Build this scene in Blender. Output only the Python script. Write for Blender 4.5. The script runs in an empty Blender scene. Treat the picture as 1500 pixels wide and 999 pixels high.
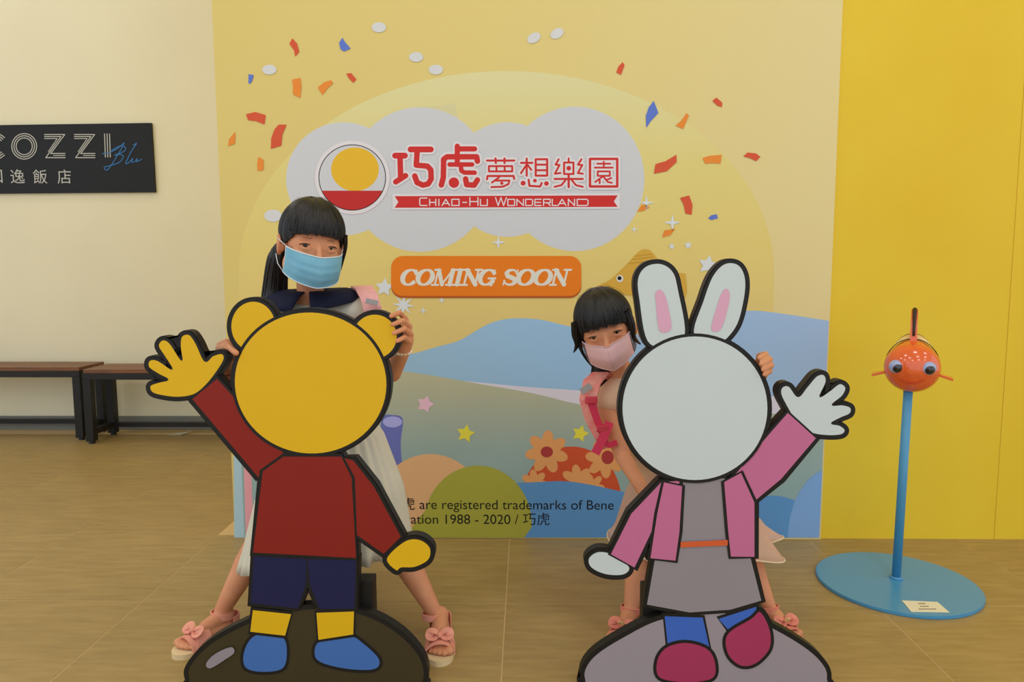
import bpy, bmesh, math, random
from mathutils import Vector, Matrix, noise
random.seed(7)
PI = math.pi
SC = bpy.context.scene
COL = SC.collection

# ------------------------------------------------------------------ camera
F, PITCH, YAW, ROLL, CH = 1075.27, 0.102521, 0.018821, 0.002888, 1.00631
_f = Vector((-math.sin(YAW)*math.cos(PITCH), math.cos(YAW)*math.cos(PITCH), -math.sin(PITCH)))
_r = Vector((math.cos(YAW), math.sin(YAW), 0)); _d = _f.cross(_r)
RT = math.cos(ROLL)*_r + math.sin(ROLL)*_d
DN = -math.sin(ROLL)*_r + math.cos(ROLL)*_d
CAM = Vector((0, 0, CH))
cd = bpy.data.cameras.new('camera'); cam = bpy.data.objects.new('camera', cd); COL.objects.link(cam)
cd.sensor_width = 36; cd.lens = F*36/1500; cd.clip_start = .05
m = Matrix((RT, -DN, -_f)).transposed().to_4x4(); m.translation = CAM; cam.matrix_world = m
SC.camera = cam

def P(u, v, Y):                       # photograph pixel -> point of the place at distance Y
    d = RT*((u-750)/F) + DN*((v-499.5)/F) + _f
    return CAM + d*(Y/d.y)
def FL(u, v, z=0.0):                  # photograph pixel -> point on the floor
    d = RT*((u-750)/F) + DN*((v-499.5)/F) + _f
    return CAM + d*((z-CH)/d.z)

# ------------------------------------------------------------------ light
SC.view_settings.view_transform = 'Standard'; SC.view_settings.look = 'None'
SC.view_settings.gamma = 1; SC.view_settings.exposure = 0.0
SC.view_settings.use_curve_mapping = False
w = bpy.data.worlds.new('hall_light'); SC.world = w; w.use_nodes = True
w.node_tree.nodes['Background'].inputs[0].default_value = (.90, 1.0, 1.13, 1)
w.node_tree.nodes['Background'].inputs[1].default_value = .98
def area(loc, size, power, col=(1, 1, 1), rot=(0, 0, 0), sy=None):
    l = bpy.data.lights.new('ceiling_lamp', 'AREA'); l.energy = power; l.color = col
    l.shape = 'RECTANGLE'; l.size = size; l.size_y = sy or size
    o = bpy.data.objects.new('ceiling_lamp', l); o.location = loc; o.rotation_euler = rot; COL.objects.link(o)
for x in (-3.2, -1.1, 1.1, 3.2):
    for y in (-2.2, -.5, 1.2): area((x, y, 3.9), .5, 8.5)
area((-3.0, 3.4, 3.9), .8, 12, (1, 1, .95))

# ------------------------------------------------------------------ materials
K = .80
def lin(c): c /= 255; return c/12.92 if c <= .04045 else ((c+.055)/1.055)**2.4
def C(r, g, b, k=None): k = k or K; return tuple(min(.93, lin(v)/k) for v in (r, g, b))
MATS = {}
def mat(name, c, rough=.6, spec=.3, var=0, vscale=8, bump=0, bscale=60, c2=None, metal=0, coat=0, stretch=(1, 1, 1), alpha=1, trans=0):
    if name in MATS: return MATS[name]
    m = bpy.data.materials.new(name); m.use_nodes = True; nt = m.node_tree; N = nt.nodes; L = nt.links
    b = N['Principled BSDF']; b.inputs['Base Color'].default_value = (*c, 1)
    b.inputs['Roughness'].default_value = rough; b.inputs['Specular IOR Level'].default_value = spec
    b.inputs['Metallic'].default_value = metal; b.inputs['Coat Weight'].default_value = coat
    b.inputs['Alpha'].default_value = alpha; b.inputs['Transmission Weight'].default_value = trans
    tc = N.new('ShaderNodeTexCoord'); mp = N.new('ShaderNodeMapping'); mp.inputs['Scale'].default_value = stretch
    L.new(tc.outputs['Object'], mp.inputs[0])
    if var or c2:
        n = N.new('ShaderNodeTexNoise'); n.inputs['Scale'].default_value = vscale; n.inputs['Detail'].default_value = 5
        L.new(mp.outputs[0], n.inputs[0])
        r = N.new('ShaderNodeValToRGB'); r.color_ramp.elements[0].position = .3; r.color_ramp.elements[1].position = .7
        a = c2 or tuple(v*(1-var) for v in c); z = c if c2 else tuple(min(.95, v*(1+var)) for v in c)
        r.color_ramp.elements[0].color = (*a, 1); r.color_ramp.elements[1].color = (*z, 1)
        L.new(n.outputs[0], r.inputs[0]); L.new(r.outputs[0], b.inputs['Base Color'])
    if bump:
        n = N.new('ShaderNodeTexNoise'); n.inputs['Scale'].default_value = bscale; n.inputs['Detail'].default_value = 3
        L.new(mp.outputs[0], n.inputs[0]); bp = N.new('ShaderNodeBump'); bp.inputs['Strength'].default_value = bump
        bp.inputs['Distance'].default_value = .002
        L.new(n.outputs[0], bp.inputs['Height']); L.new(bp.outputs[0], b.inputs['Normal'])
    MATS[name] = m; return m
def grad_mat(name, stops, axis='Z', lo=0, hi=1, rough=.6):     # a printed colour gradient
    m = bpy.data.materials.new(name); m.use_nodes = True; nt = m.node_tree; N = nt.nodes; L = nt.links
    b = N['Principled BSDF']; b.inputs['Roughness'].default_value = rough; b.inputs['Specular IOR Level'].default_value = .25
    tc = N.new('ShaderNodeTexCoord'); sp = N.new('ShaderNodeSeparateXYZ'); mr = N.new('ShaderNodeMapRange')
    mr.inputs[1].default_value = lo; mr.inputs[2].default_value = hi
    r = N.new('ShaderNodeValToRGB')
    while len(r.color_ramp.elements) < len(stops): r.color_ramp.elements.new(.5)
    for e, (p, c) in zip(r.color_ramp.elements, stops): e.position = p; e.color = (*c, 1)
    L.new(tc.outputs['Object'], sp.inputs[0]); L.new(sp.outputs[axis], mr.inputs[0]); L.new(mr.outputs[0], r.inputs[0])
    L.new(r.outputs[0], b.inputs['Base Color']); return m

# ------------------------------------------------------------------ object helpers
def root_loc(p):
    v = Vector((0, 0, 0))
    while p is not None: v += p.location; p = p.parent
    return v
def link(name, me, mt, parent=None, loc=None, smooth=False):
    """world-coordinate mesh -> object whose origin is the thing's base"""
    o = bpy.data.objects.new(name, me)
    off = root_loc(parent) if parent else Vector(loc or (0, 0, 0))
    me.transform(Matrix.Translation(-off))
    if mt and not len(me.materials): me.materials.append(mt)
    if smooth: me.polygons.foreach_set('use_smooth', [True]*len(me.polygons))
    if parent: o.parent = parent
    else: o.location = off
    COL.objects.link(o); return o
def bmobj(name, bm, mt, parent=None, loc=None, smooth=False):
    me = bpy.data.meshes.new(name); bm.to_mesh(me); bm.free(); return link(name, me, mt, parent, loc, smooth)
def tag(o, label=None, cat=None, group=None, kind=None):
    if label: o['label'] = label
    if cat: o['category'] = cat
    if group: o['group'] = group
    if kind: o['kind'] = kind
    return o
def thing(name, label, cat, loc, group=None):
    o = bpy.data.objects.new(name, None); o.location = loc; o.empty_display_size = .1; COL.objects.link(o)
    return tag(o, label, cat, group)
def box(bm, a, b, bev=0):
    a = Vector(a); b = Vector(b); c = (a+b)/2; s = b-a
    g = bmesh.ops.create_cube(bm, size=1, matrix=Matrix.Translation(c) @ Matrix.Diagonal((*s, 1)))
    if bev:
        es = list({e for v in g['verts'] for e in v.link_edges})
        bmesh.ops.bevel(bm, geom=es, offset=bev, segments=2, affect='EDGES', profile=.5)
def boxobj(name, a, b, mt, parent=None, bev=0, loc=None):
    bm = bmesh.new(); box(bm, a, b, bev); return bmobj(name, bm, mt, parent, loc)
def catmull(pts, n=6, closed=True):
    out = []; N = len(pts); pts = [Vector(p) for p in pts]
    rng = range(N) if closed else range(N-1)
    for i in rng:
        if closed: p0, p1, p2, p3 = pts[i-1], pts[i], pts[(i+1) % N], pts[(i+2) % N]
        else: p0, p1, p2, p3 = pts[max(i-1, 0)], pts[i], pts[i+1], pts[min(i+2, N-1)]
        for k in range(n):
            t = k/n
            out.append(.5*((2*p1)+(p2-p0)*t+(2*p0-5*p1+4*p2-p3)*t*t+(3*p1-p0-3*p2+p3)*t**3))
    if not closed: out.append(pts[-1])
    return out
def ellipse(cx, cy, a, b, n=48, rot=0):
    c, s = math.cos(rot), math.sin(rot)
    return [(cx+a*math.cos(t)*c-b*math.sin(t)*s, cy+a*math.cos(t)*s+b*math.sin(t)*c) for t in (2*PI*i/n for i in range(n))]
def star(cx, cy, r, n=5, inner=.45, rot=0):
    return [(cx+(r if i % 2 == 0 else r*inner)*math.sin(rot+PI*i/n), cy-(r if i % 2 == 0 else r*inner)*math.cos(rot+PI*i/n)) for i in range(2*n)]
def offset(poly, d):
    A = sum(poly[i-1][0]*poly[i][1]-poly[i][0]*poly[i-1][1] for i in range(len(poly)))
    s = 1 if A > 0 else -1; out = []
    for i in range(len(poly)):
        p, q, r = Vector(poly[i-1]), Vector(poly[i]), Vector(poly[(i+1) % len(poly)])
        t = (r-p); t = t.normalized() if t.length > 1e-6 else Vector((1, 0))
        out.append((q.x+s*t.y*d, q.y-s*t.x*d))
    return out
def slab(bm, poly, Y, th):
    """polygon given in photograph pixels, standing at distance Y, with real thickness going back"""
    fr = [bm.verts.new(P(u, v, Y)) for u, v in poly]
    bk = [bm.verts.new(a.co+Vector((0, th, 0))) for a in fr]
    bm.faces.new(fr); bm.faces.new(bk[::-1])
    for i in range(len(fr)): bm.faces.new((fr[i-1], bk[i-1], bk[i], fr[i]))
def slabobj(name, polys, Y, th, mt, parent=None, loc=None):
    bm = bmesh.new()
    for p in polys: slab(bm, [tuple(q)[:2] for q in p], Y, th)
    bmesh.ops.recalc_face_normals(bm, faces=bm.faces)
    return bmobj(name, bm, mt, parent, loc)
def filmobj(name, polys, Y, mt, parent=None):
    """printed film: flat faces, overlapping strokes staggered by hundredths of a millimetre"""
    bm = bmesh.new()
    for i, p in enumerate(polys):
        f = bm.faces.new([bm.verts.new(P(q[0], q[1], Y-(i % 61)*2.2e-6)) for q in p])
        f.normal_update()
        if f.normal.y > 0: f.normal_flip()
    return bmobj(name, bm, mt, parent)
def stroke_polys(pts, wd):
    """round-ended brush stroke; wd is one width or one per point"""
    ws = wd if isinstance(wd, (list, tuple)) else [wd]*len(pts)
    out = []
    for (a, wa), (b, wb) in zip(zip(pts, ws), zip(pts[1:], ws[1:])):
        a = Vector(a); b = Vector(b); t = b-a
        if t.length < 1e-6: continue
        n = Vector((-t.y, t.x)).normalized()/2
        out.append([tuple(a+n*wa), tuple(b+n*wb), tuple(b-n*wb), tuple(a-n*wa)])
    for p, q in zip(pts, ws): out.append(ellipse(p[0], p[1], q/2, q/2, 12))
    return out
def crop(pts, o, s): return [(o[0]+x/s, o[1]+y/s) for x, y in pts]

def tube(bm, pts, rad, n=10, cap=True):
    pts = [Vector(p) for p in pts]; rs = rad if isinstance(rad, (list, tuple)) else [rad]*len(pts)
    prev = None; up = None
    for i, p in enumerate(pts):
        t = (pts[min(i+1, len(pts)-1)]-pts[max(i-1, 0)]).normalized()
        if up is None: up = Vector((0, 0, 1)) if abs(t.z) < .9 else Vector((1, 0, 0))
        s = t.cross(up).normalized(); up = s.cross(t).normalized()
        ring = [bm.verts.new(p+(s*math.cos(2*PI*k/n)+up*math.sin(2*PI*k/n))*rs[i]) for k in range(n)]
        if prev:
            for k in range(n): bm.faces.new((prev[k-1], prev[k], ring[k], ring[k-1]))
        elif cap: bm.faces.new(ring)
        prev = ring
    if cap: bm.faces.new(prev[::-1])
def tubeobj(name, pts, rad, mt, parent=None, n=10):
    bm = bmesh.new(); tube(bm, pts, rad, n); bmesh.ops.recalc_face_normals(bm, faces=bm.faces)
    return bmobj(name, bm, mt, parent, smooth=True)
def ribbon(bm, pts, nrm, wd, th):
    """flat band along pts; nrm = outward normals, wd = width, th = thickness"""
    prev = None
    for i, p in enumerate(pts):
        t = (pts[min(i+1, len(pts)-1)]-pts[max(i-1, 0)]).normalized()
        n = nrm[i].normalized(); s = t.cross(n).normalized(); ww = wd[i] if isinstance(wd, list) else wd
        r = [bm.verts.new(p+s*ww/2), bm.verts.new(p+s*ww/2+n*th), bm.verts.new(p-s*ww/2+n*th), bm.verts.new(p-s*ww/2)]
        if prev:
            for k in range(4): bm.faces.new((prev[k-1], prev[k], r[k], r[k-1]))
        else: bm.faces.new(r)
        prev = r
    bm.faces.new(prev[::-1])
    bmesh.ops.recalc_face_normals(bm, faces=bm.faces)

# solid primitives that a voxel remesh melts into one continuous surface
def ball(bm, c, r, M=None):
    r = r if isinstance(r, (tuple, list)) else (r, r, r)
    mt = Matrix.Translation(c) @ (M or Matrix()) @ Matrix.Diagonal((*r, 1))
    bmesh.ops.create_icosphere(bm, subdivisions=3, radius=1, matrix=mt)
def cap(bm, a, b, ra, rb=None):
    rb = rb or ra; a = Vector(a); b = Vector(b); d = b-a
    ball(bm, a, ra); ball(bm, b, rb)
    if d.length > 1e-5:
        q = d.to_track_quat('Z', 'Y').to_matrix().to_4x4()
        bmesh.ops.create_cone(bm, cap_ends=True, segments=20, radius1=ra, radius2=rb, depth=d.length, matrix=Matrix.Translation((a+b)/2) @ q)
def chain(bm, pts, rs):
    for i in range(len(pts)-1): cap(bm, pts[i], pts[i+1], rs[i], rs[i+1])
def melt(name, bm, vox, mt, parent, it=4):
    me = bpy.data.meshes.new(name); bm.to_mesh(me); bm.free()
    o = bpy.data.objects.new('tmp', me); COL.objects.link(o)
    r = o.modifiers.new('r', 'REMESH'); r.mode = 'VOXEL'; r.voxel_size = vox
    s = o.modifiers.new('s', 'SMOOTH'); s.factor = .5; s.iterations = it
    dg = bpy.context.evaluated_depsgraph_get(); me2 = bpy.data.meshes.new_from_object(o.evaluated_get(dg))
    bpy.data.objects.remove(o); me2.name = name
    return link(name, me2, mt, parent, smooth=True)

# ------------------------------------------------------------------ setting: floor of square tiles
YW = 2.63                              # the printed wall
YF = 4.44                              # the far plaster wall
TILE = .55; TX0 = -1.71065; TY0 = 2.10543
floor = boxobj('floor', (-6.0, -3, -.06), (6.0, 5.0, -.0009), mat('tile_joint', C(196, 168, 120), .8))
tag(floor, kind='structure')
def tile_material():
    m = bpy.data.materials.new('stone_tile'); m.use_nodes = True; nt = m.node_tree; N = nt.nodes; L = nt.links
    b = N['Principled BSDF']; b.inputs['Roughness'].default_value = .42; b.inputs['Specular IOR Level'].default_value = .35
    tc = N.new('ShaderNodeTexCoord'); oi = N.new('ShaderNodeObjectInfo')
    ad = N.new('ShaderNodeVectorMath'); ad.operation = 'ADD'; L.new(tc.outputs['Object'], ad.inputs[0])
    sc = N.new('ShaderNodeMath'); sc.operation = 'MULTIPLY'; sc.inputs[1].default_value = 37; L.new(oi.outputs['Random'], sc.inputs[0])
    L.new(sc.outputs[0], ad.inputs[1])
    mp = N.new('ShaderNodeMapping'); mp.inputs['Scale'].default_value = (2.2, 14, 1); L.new(ad.outputs[0], mp.inputs[0])
    n1 = N.new('ShaderNodeTexNoise'); n1.inputs['Scale'].default_value = 3; n1.inputs['Detail'].default_value = 8; n1.inputs['Roughness'].default_value = .65
    L.new(mp.outputs[0], n1.inputs[0])
    r = N.new('ShaderNodeValToRGB'); r.color_ramp.elements[0].position = .25; r.color_ramp.elements[1].position = .75
    r.color_ramp.elements[0].color = (*C(142, 117, 68), 1); r.color_ramp.elements[1].color = (*C(168, 141, 88), 1)
    L.new(n1.outputs[0], r.inputs[0])
    n2 = N.new('ShaderNodeTexNoise'); n2.inputs['Scale'].default_value = 2.3; L.new(ad.outputs[0], n2.inputs[0])
    hs = N.new('ShaderNodeHueSaturation'); L.new(r.outputs[0], hs.inputs['Color'])
    mr = N.new('ShaderNodeMapRange'); mr.inputs[3].default_value = .9; mr.inputs[4].default_value = 1.1
    L.new(n2.outputs[0], mr.inputs[0]); L.new(mr.outputs[0], hs.inputs['Value']); L.new(hs.outputs[0], b.inputs['Base Color'])
    bp = N.new('ShaderNodeBump'); bp.inputs['Strength'].default_value = .15; bp.inputs['Distance'].default_value = .001
    L.new(n1.outputs[0], bp.inputs['Height']); L.new(bp.outputs[0], b.inputs['Normal']); return m
TM = tile_material()
bm = bmesh.new(); h = TILE/2-.0014
vs = [bm.verts.new(v) for v in ((-h, -h, -.0008), (h, -h, -.0008), (h, h, -.0008), (-h, h, -.0008))]
vt = [bm.verts.new(v) for v in ((-h+.0005, -h+.0005, 0), (h-.0005, -h+.0005, 0), (h-.0005, h-.0005, 0), (-h+.0005, h-.0005, 0))]
bm.faces.new(vt)
for i in range(4): bm.faces.new((vs[i-1], vs[i], vt[i], vt[i-1]))
tme = bpy.data.meshes.new('floor_tile'); bm.to_mesh(tme); bm.free(); tme.materials.append(TM)
for i in range(-4, 9):
    for j in range(-4, 5):
        x = TX0+(i+.5)*TILE; y = TY0+(j+.5)*TILE
        if (y > 2.7 and x > -1.0) or y > 4.5: continue
        o = bpy.data.objects.new('floor_tile', tme); o.location = (x, y, 0); o.parent = floor; COL.objects.link(o)

# walls
XL, XR = -1.0862, 1.0831
M_plaster = mat('cream_plaster', C(236, 215, 184), .75, .2, var=.03, vscale=1.5, bump=.05, bscale=200)
wl = boxobj('wall_left', (-6, YF, 0), (XL, YF+.15, 3.95), M_plaster); tag(wl, kind='structure')
bb = boxobj('baseboard_left', (-6, YF-.012, 0), (XL-.002, YF, .085), mat('grey_skirting', C(122, 124, 116), .5)); tag(bb, kind='structure')
M_yel = mat('yellow_wall_film', C(228, 196, 54), .5, .3, c2=C(216, 178, 34), vscale=.9)
wb = boxobj('wall_back', (XL, YW+.0135, 0), (4.6, YF+.15, 3.95), M_yel); tag(wb, kind='structure')
ce = boxobj('ceiling', (-6, -3, 3.95), (6, 5, 4.05), mat('ceiling_paint', C(200, 196, 186), .8)); tag(ce, kind='structure')
for k in range(3):      # fine vertical film seams on the yellow wall
    x = 1.72+k*.62
    tag(boxobj('trim_%d' % (k+1), (x, YW+.0127, 0), (x+.0015, YW+.0140, 3.9), mat('film_seam', C(190, 150, 25), .6)), kind='structure')

# ------------------------------------------------------------------ printed backdrop
BD = thing('printed_backdrop', 'large printed pastel backdrop on the wall with clouds, hills, confetti and lettering', 'backdrop', ((XL+XR)/2, YW, 0))
LAY = [0]
def px_x(v, right):    # panel edge in pixels at row v
    return 1236-35*v/788 if right else 312+30*v/788
g_base = grad_mat('print_yellow', [(0, C(212, 190, 112)), (.45, C(216, 196, 122)), (1, C(217, 200, 142))], 'X', -1.1, 1.1)
boxobj('panel', (XL, YW, .001), (XR, YW+.0115, 3.6), g_base, BD)
CL = [(315, -60), (345, 786), (1198, 788), (1236, -60)]
def prt(name, polys, m, lay, parent=BD, clip=True):
    """a printed shape: a film 0.3 mm thick lying on the panel"""
    if clip:
        q = []
        for p in polys:
            s = []
            for u, v in [tuple(a)[:2] for a in p]:
                v = min(v, 787.5); u = max(u, 313+30*v/788); u = min(u, 1235-35*v/788); s.append((u, v))
            q.append(s)
        polys = q
    return filmobj(name, polys, YW-.00016*lay-.0001, m, parent)
mp_ = lambda n, *c: mat(n, C(*c), .6, .25)
ml_ = lambda n, *c: mat(n, C(*c, k=.53), .6, .25)
CK = lambda *c: C(*c, k=.53)
mound = [(742-392*math.cos(t), 400-296*math.sin(t)) for t in (PI*i/60 for i in range(61))]
mound = [(352, 560)]+mound+[(1131, 560)]
g_mound = grad_mat('print_mound', [(0, C(216, 192, 120)), (.35, C(218, 196, 114)), (.62, C(216, 200, 122)), (1, C(214, 209, 160))], 'Z', .7, 1.75)
prt('hill_glow_print', [mound], g_mound, 1)
prt('cloud_print', [ellipse(503, 262, 84, 83), ellipse(615, 263, 104, 106), ellipse(743, 263, 84, 84), ellipse(842, 262, 102, 106)], mp_('print_cloud', 198, 199, 200), 2)
prt('pale_corner_print', [[(610, 158), (667, 152), (672, 180), (640, 175)]], mp_('print_pale', 208, 200, 150), 2)
g_sky = grad_mat('print_sky', [(0, C(130, 160, 178, k=.58)), (.5, C(128, 162, 190, k=.58)), (1, C(138, 162, 190, k=.62))], 'X', -.7, 1.1)
skyp = catmull([(343, 545), (420, 540), (540, 528), (600, 519), (640, 508), (672, 499), (700, 483), (722, 472), (750, 466.5), (790, 468), (840, 479), (920, 490), (1000, 480), (1060, 462), (1100, 455), (1150, 460), (1215, 470)], 5, False)
prt('sky_print', [[tuple(p) for p in skyp]+[(1214, 620), (343, 620)]], g_sky, 3)
prt('mist_print', [[(680, 558), (760, 566), (850, 572), (1000, 577), (1210, 582), (1210, 625), (680, 625)]], ml_('print_mist', 176, 172, 180), 4)
g_hill = grad_mat('print_green', [(0, CK(118, 142, 140)), (.35, CK(124, 142, 136)), (.8, CK(147, 147, 120)), (1, CK(154, 152, 124))], 'Z', .15, .68)
hillp = catmull([(343, 530), (480, 533), (600, 545), (700, 562), (780, 576), (860, 594), (960, 600), (1060, 604), (1130, 606), (1210, 600)], 5, False)
prt('green_hill_print', [[tuple(p) for p in hillp]+[(1202, 788), (345, 788)]], g_hill, 5)
prt('pale_stripe_print', [[(342, 640), (352, 640), (358, 788), (342, 788)]], ml_('print_paleblue', 140, 164, 172), 6)
prt('pink_stripe_print', [[(356, 640), (366, 640), (372, 788), (360, 788)]], ml_('print_pink_stripe', 196, 130, 136), 6)
stump = catmull([(560, 612), (575, 608), (590, 614), (587, 650), (590, 700), (592, 788), (545, 788), (552, 700), (556, 650)], 5)
prt('stump_print', [stump], ml_('print_stump', 86, 92, 148), 6); prt('stump_top_print', [ellipse(575, 618, 14, 8)], ml_('print_stump_top', 140, 140, 190), 7)
prt('peach_hill_print', [ellipse(630, 752, 82, 87)], ml_('print_peach', 186, 146, 104), 7)
prt('red_hill_print', [ellipse(837, 732, 73, 78)], ml_('print_red', 168, 68, 38), 8)
def flower(cx, cy, r, n, rot=0, half=False):
    ps = []
    for k in range(n):
        a = rot+2*PI*k/n
        if half and math.sin(a) > .3: continue
        ps.append(ellipse(cx+r*.58*math.cos(a), cy+r*.58*math.sin(a), r*.45, r*.27, 20, a))
    ps.append(ellipse(cx, cy, r*.42, r*.42, 20)); return ps
prt('flower_print', flower(801, 662, 31, 7, .3)+flower(886, 672, 28, 7, .6)+flower(846, 705, 24, 7, .1, True)+flower(783, 708, 20, 7, .1, True)+flower(868, 712, 18, 6, .2, True), ml_('print_orange_petal', 216, 132, 80), 9)
prt('flower_eye_print', [ellipse(801, 662, 9, 8), ellipse(890, 670, 9, 10)], ml_('print_flower_eye', 140, 48, 46), 10)
bl = catmull([(745, 708), (790, 706), (830, 705), (870, 711), (910, 720), (980, 735), (1060, 732), (1130, 726), (1165, 733), (1202, 745)], 5, False)
prt('blue_hill_print', [[tuple(p) for p in bl]+[(1202, 788), (745, 788)]], ml_('print_blue', 76, 122, 166), 10)
prt('olive_hill_print', [[(592, 788)]+[(700+79*math.cos(t), 768+86*math.sin(t)) for t in (PI+.25+(PI-.2)*i/40 for i in range(41))]+[(768, 788)]], ml_('print_olive', 138, 137, 52), 11)
prt('light_blue_hill_print', [ellipse(1222, 790, 68, 105)], ml_('print_lightblue', 104, 138, 178), 11)
prt('yellow_star_print', [star(682, 635, 14, 5, .52, .2), star(850, 635, 13, 5, .52, .3)], ml_('print_star', 212, 178, 58), 12)
prt('pink_star_print', [star(623, 592, 13, 5, .6, .3)], ml_('print_pinkstar', 190, 152, 164), 12)
# yellow fish printed beside the right-hand girl
fo, fs = (820, 360), 4.4
fishp = crop([(240, 262), (330, 215), (440, 110), (500, 45), (540, 22), (585, 32), (640, 95), (720, 165), (800, 178), (812, 195), (810, 330), (700, 350), (400, 310), (300, 275)], fo, fs)
prt('fish_print', [catmull(fishp, 4)], mp_('print_fish', 206, 162, 62), 12)
prt('fish_fin_print', [crop(q, fo, fs) for q in ([(470, 85), (600, 70), (604, 76), (462, 92)], [(485, 65), (590, 52), (592, 57), (480, 71)], [(440, 112), (620, 92), (625, 98), (436, 118)])], mp_('print_fish_dark', 186, 138, 44), 13)
prt('fish_eye_print', [ellipse(908, 408, 5.2, 5.2, 20)], mp_('print_white', 212, 210, 206), 13)
prt('fish_pupil_print', [ellipse(907.5, 407.5, 3, 3, 16)], mp_('print_black', 24, 22, 24), 14)
# confetti
Lc, Ls, Rc, Rs = (310, 0), 3.75, (710, 0), 2.83
red = [crop(q, Lc, Ls) for q in ([(443, 210), (470, 240), (481, 285), (459, 310), (452, 275), (427, 240)], [(739, 404), (766, 401), (795, 435), (779, 455), (755, 432)], [(188, 627), (240, 615), (297, 632), (290, 683), (245, 665), (200, 660)], [(412, 684), (388, 740), (383, 800), (325, 817), (327, 760), (345, 710), (368, 684)])]
red += [crop(q, Rc, Rs) for q in ([(572, 257), (580, 270), (565, 310), (545, 300), (555, 275)], [(960, 404), (985, 425), (984, 444), (965, 438), (944, 418)], [(795, 641), (796, 672), (755, 710), (701, 720), (708, 680), (750, 668)], [(1090, 632), (1125, 636), (1143, 650), (1125, 668), (1100, 655), (1072, 648)], [(810, 820), (848, 810), (862, 850), (858, 890), (832, 885), (825, 850)])]
blu = [crop(q, Lc, Ls) for q in ([(718, 207), (735, 235), (764, 266), (727, 283), (708, 270), (700, 235)], [(203, 407), (231, 412), (222, 445), (210, 460), (202, 458)])]
blu += [crop(q, Rc, Rs) for q in ([(701, 418), (720, 468), (690, 500), (670, 530), (668, 480), (680, 445)], [(926, 905), (940, 892), (962, 888), (967, 905), (940, 912)])]
org = [crop(q, Lc, Ls) for q in ([(441, 437), (488, 428), (493, 480), (487, 538), (447, 518), (447, 470)], [(583, 480), (620, 450), (657, 441), (667, 458), (635, 485), (609, 522)], [(130, 722), (128, 788), (90, 803), (95, 765)], [(257, 861), (285, 878), (285, 935), (252, 938), (250, 900)])]
org += [crop(q, Rc, Rs) for q in ([(837, 469), (847, 478), (823, 535), (791, 520), (815, 500)], [(903, 655), (935, 645), (983, 642), (978, 678), (940, 676), (915, 679)], [(633, 877), (650, 850), (672, 850), (683, 860), (655, 875)], [(735, 984), (745, 955), (790, 948), (770, 975)])]
for q in red: prt('confetti_print', [q], mp_('print_confetti_red', 206, 84, 52), 12)
for q in blu: prt('confetti_print', [q], mp_('print_confetti_blue', 92, 116, 194), 12)
for q in org: prt('confetti_print', [q], mp_('print_confetti_orange', 228, 134, 50), 12)
ov = [ellipse(555, 40, 10.5, 7.5, 24), ellipse(609.5, 83.5, 10.5, 7.2, 24), ellipse(638.5, 102, 10.5, 7.2, 24), ellipse(394.5, 102, 10.5, 7.2, 24), ellipse(782, 55.5, 10.5, 7, 24, -.5), ellipse(816, 49, 10.5, 7, 24, -.5), ellipse(400, 316, 13, 9, 24)]
for q in ov: prt('dot_print', [q], mp_('print_dot', 206, 206, 204), 12)
sp = [star(947, 297, 12, 4, .22), star(985, 326, 13, 4, .25), star(929, 336, 6, 4, .25), star(730, 355, 11, 4, .25), star(591, 447, 17, 8, .35, .1), star(563, 421, 14, 5, .5, .1), star(1037, 388, 15, 5, .5, .2), star(647, 440, 5, 4, .4), star(984, 361, 5, 5, .5), star(1008, 359, 6, 5, .5), star(620, 455, 6, 4, .3)]
for q in sp: prt('sparkle_print', [q], mp_('print_sparkle', 210, 214, 214), 12)
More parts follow.
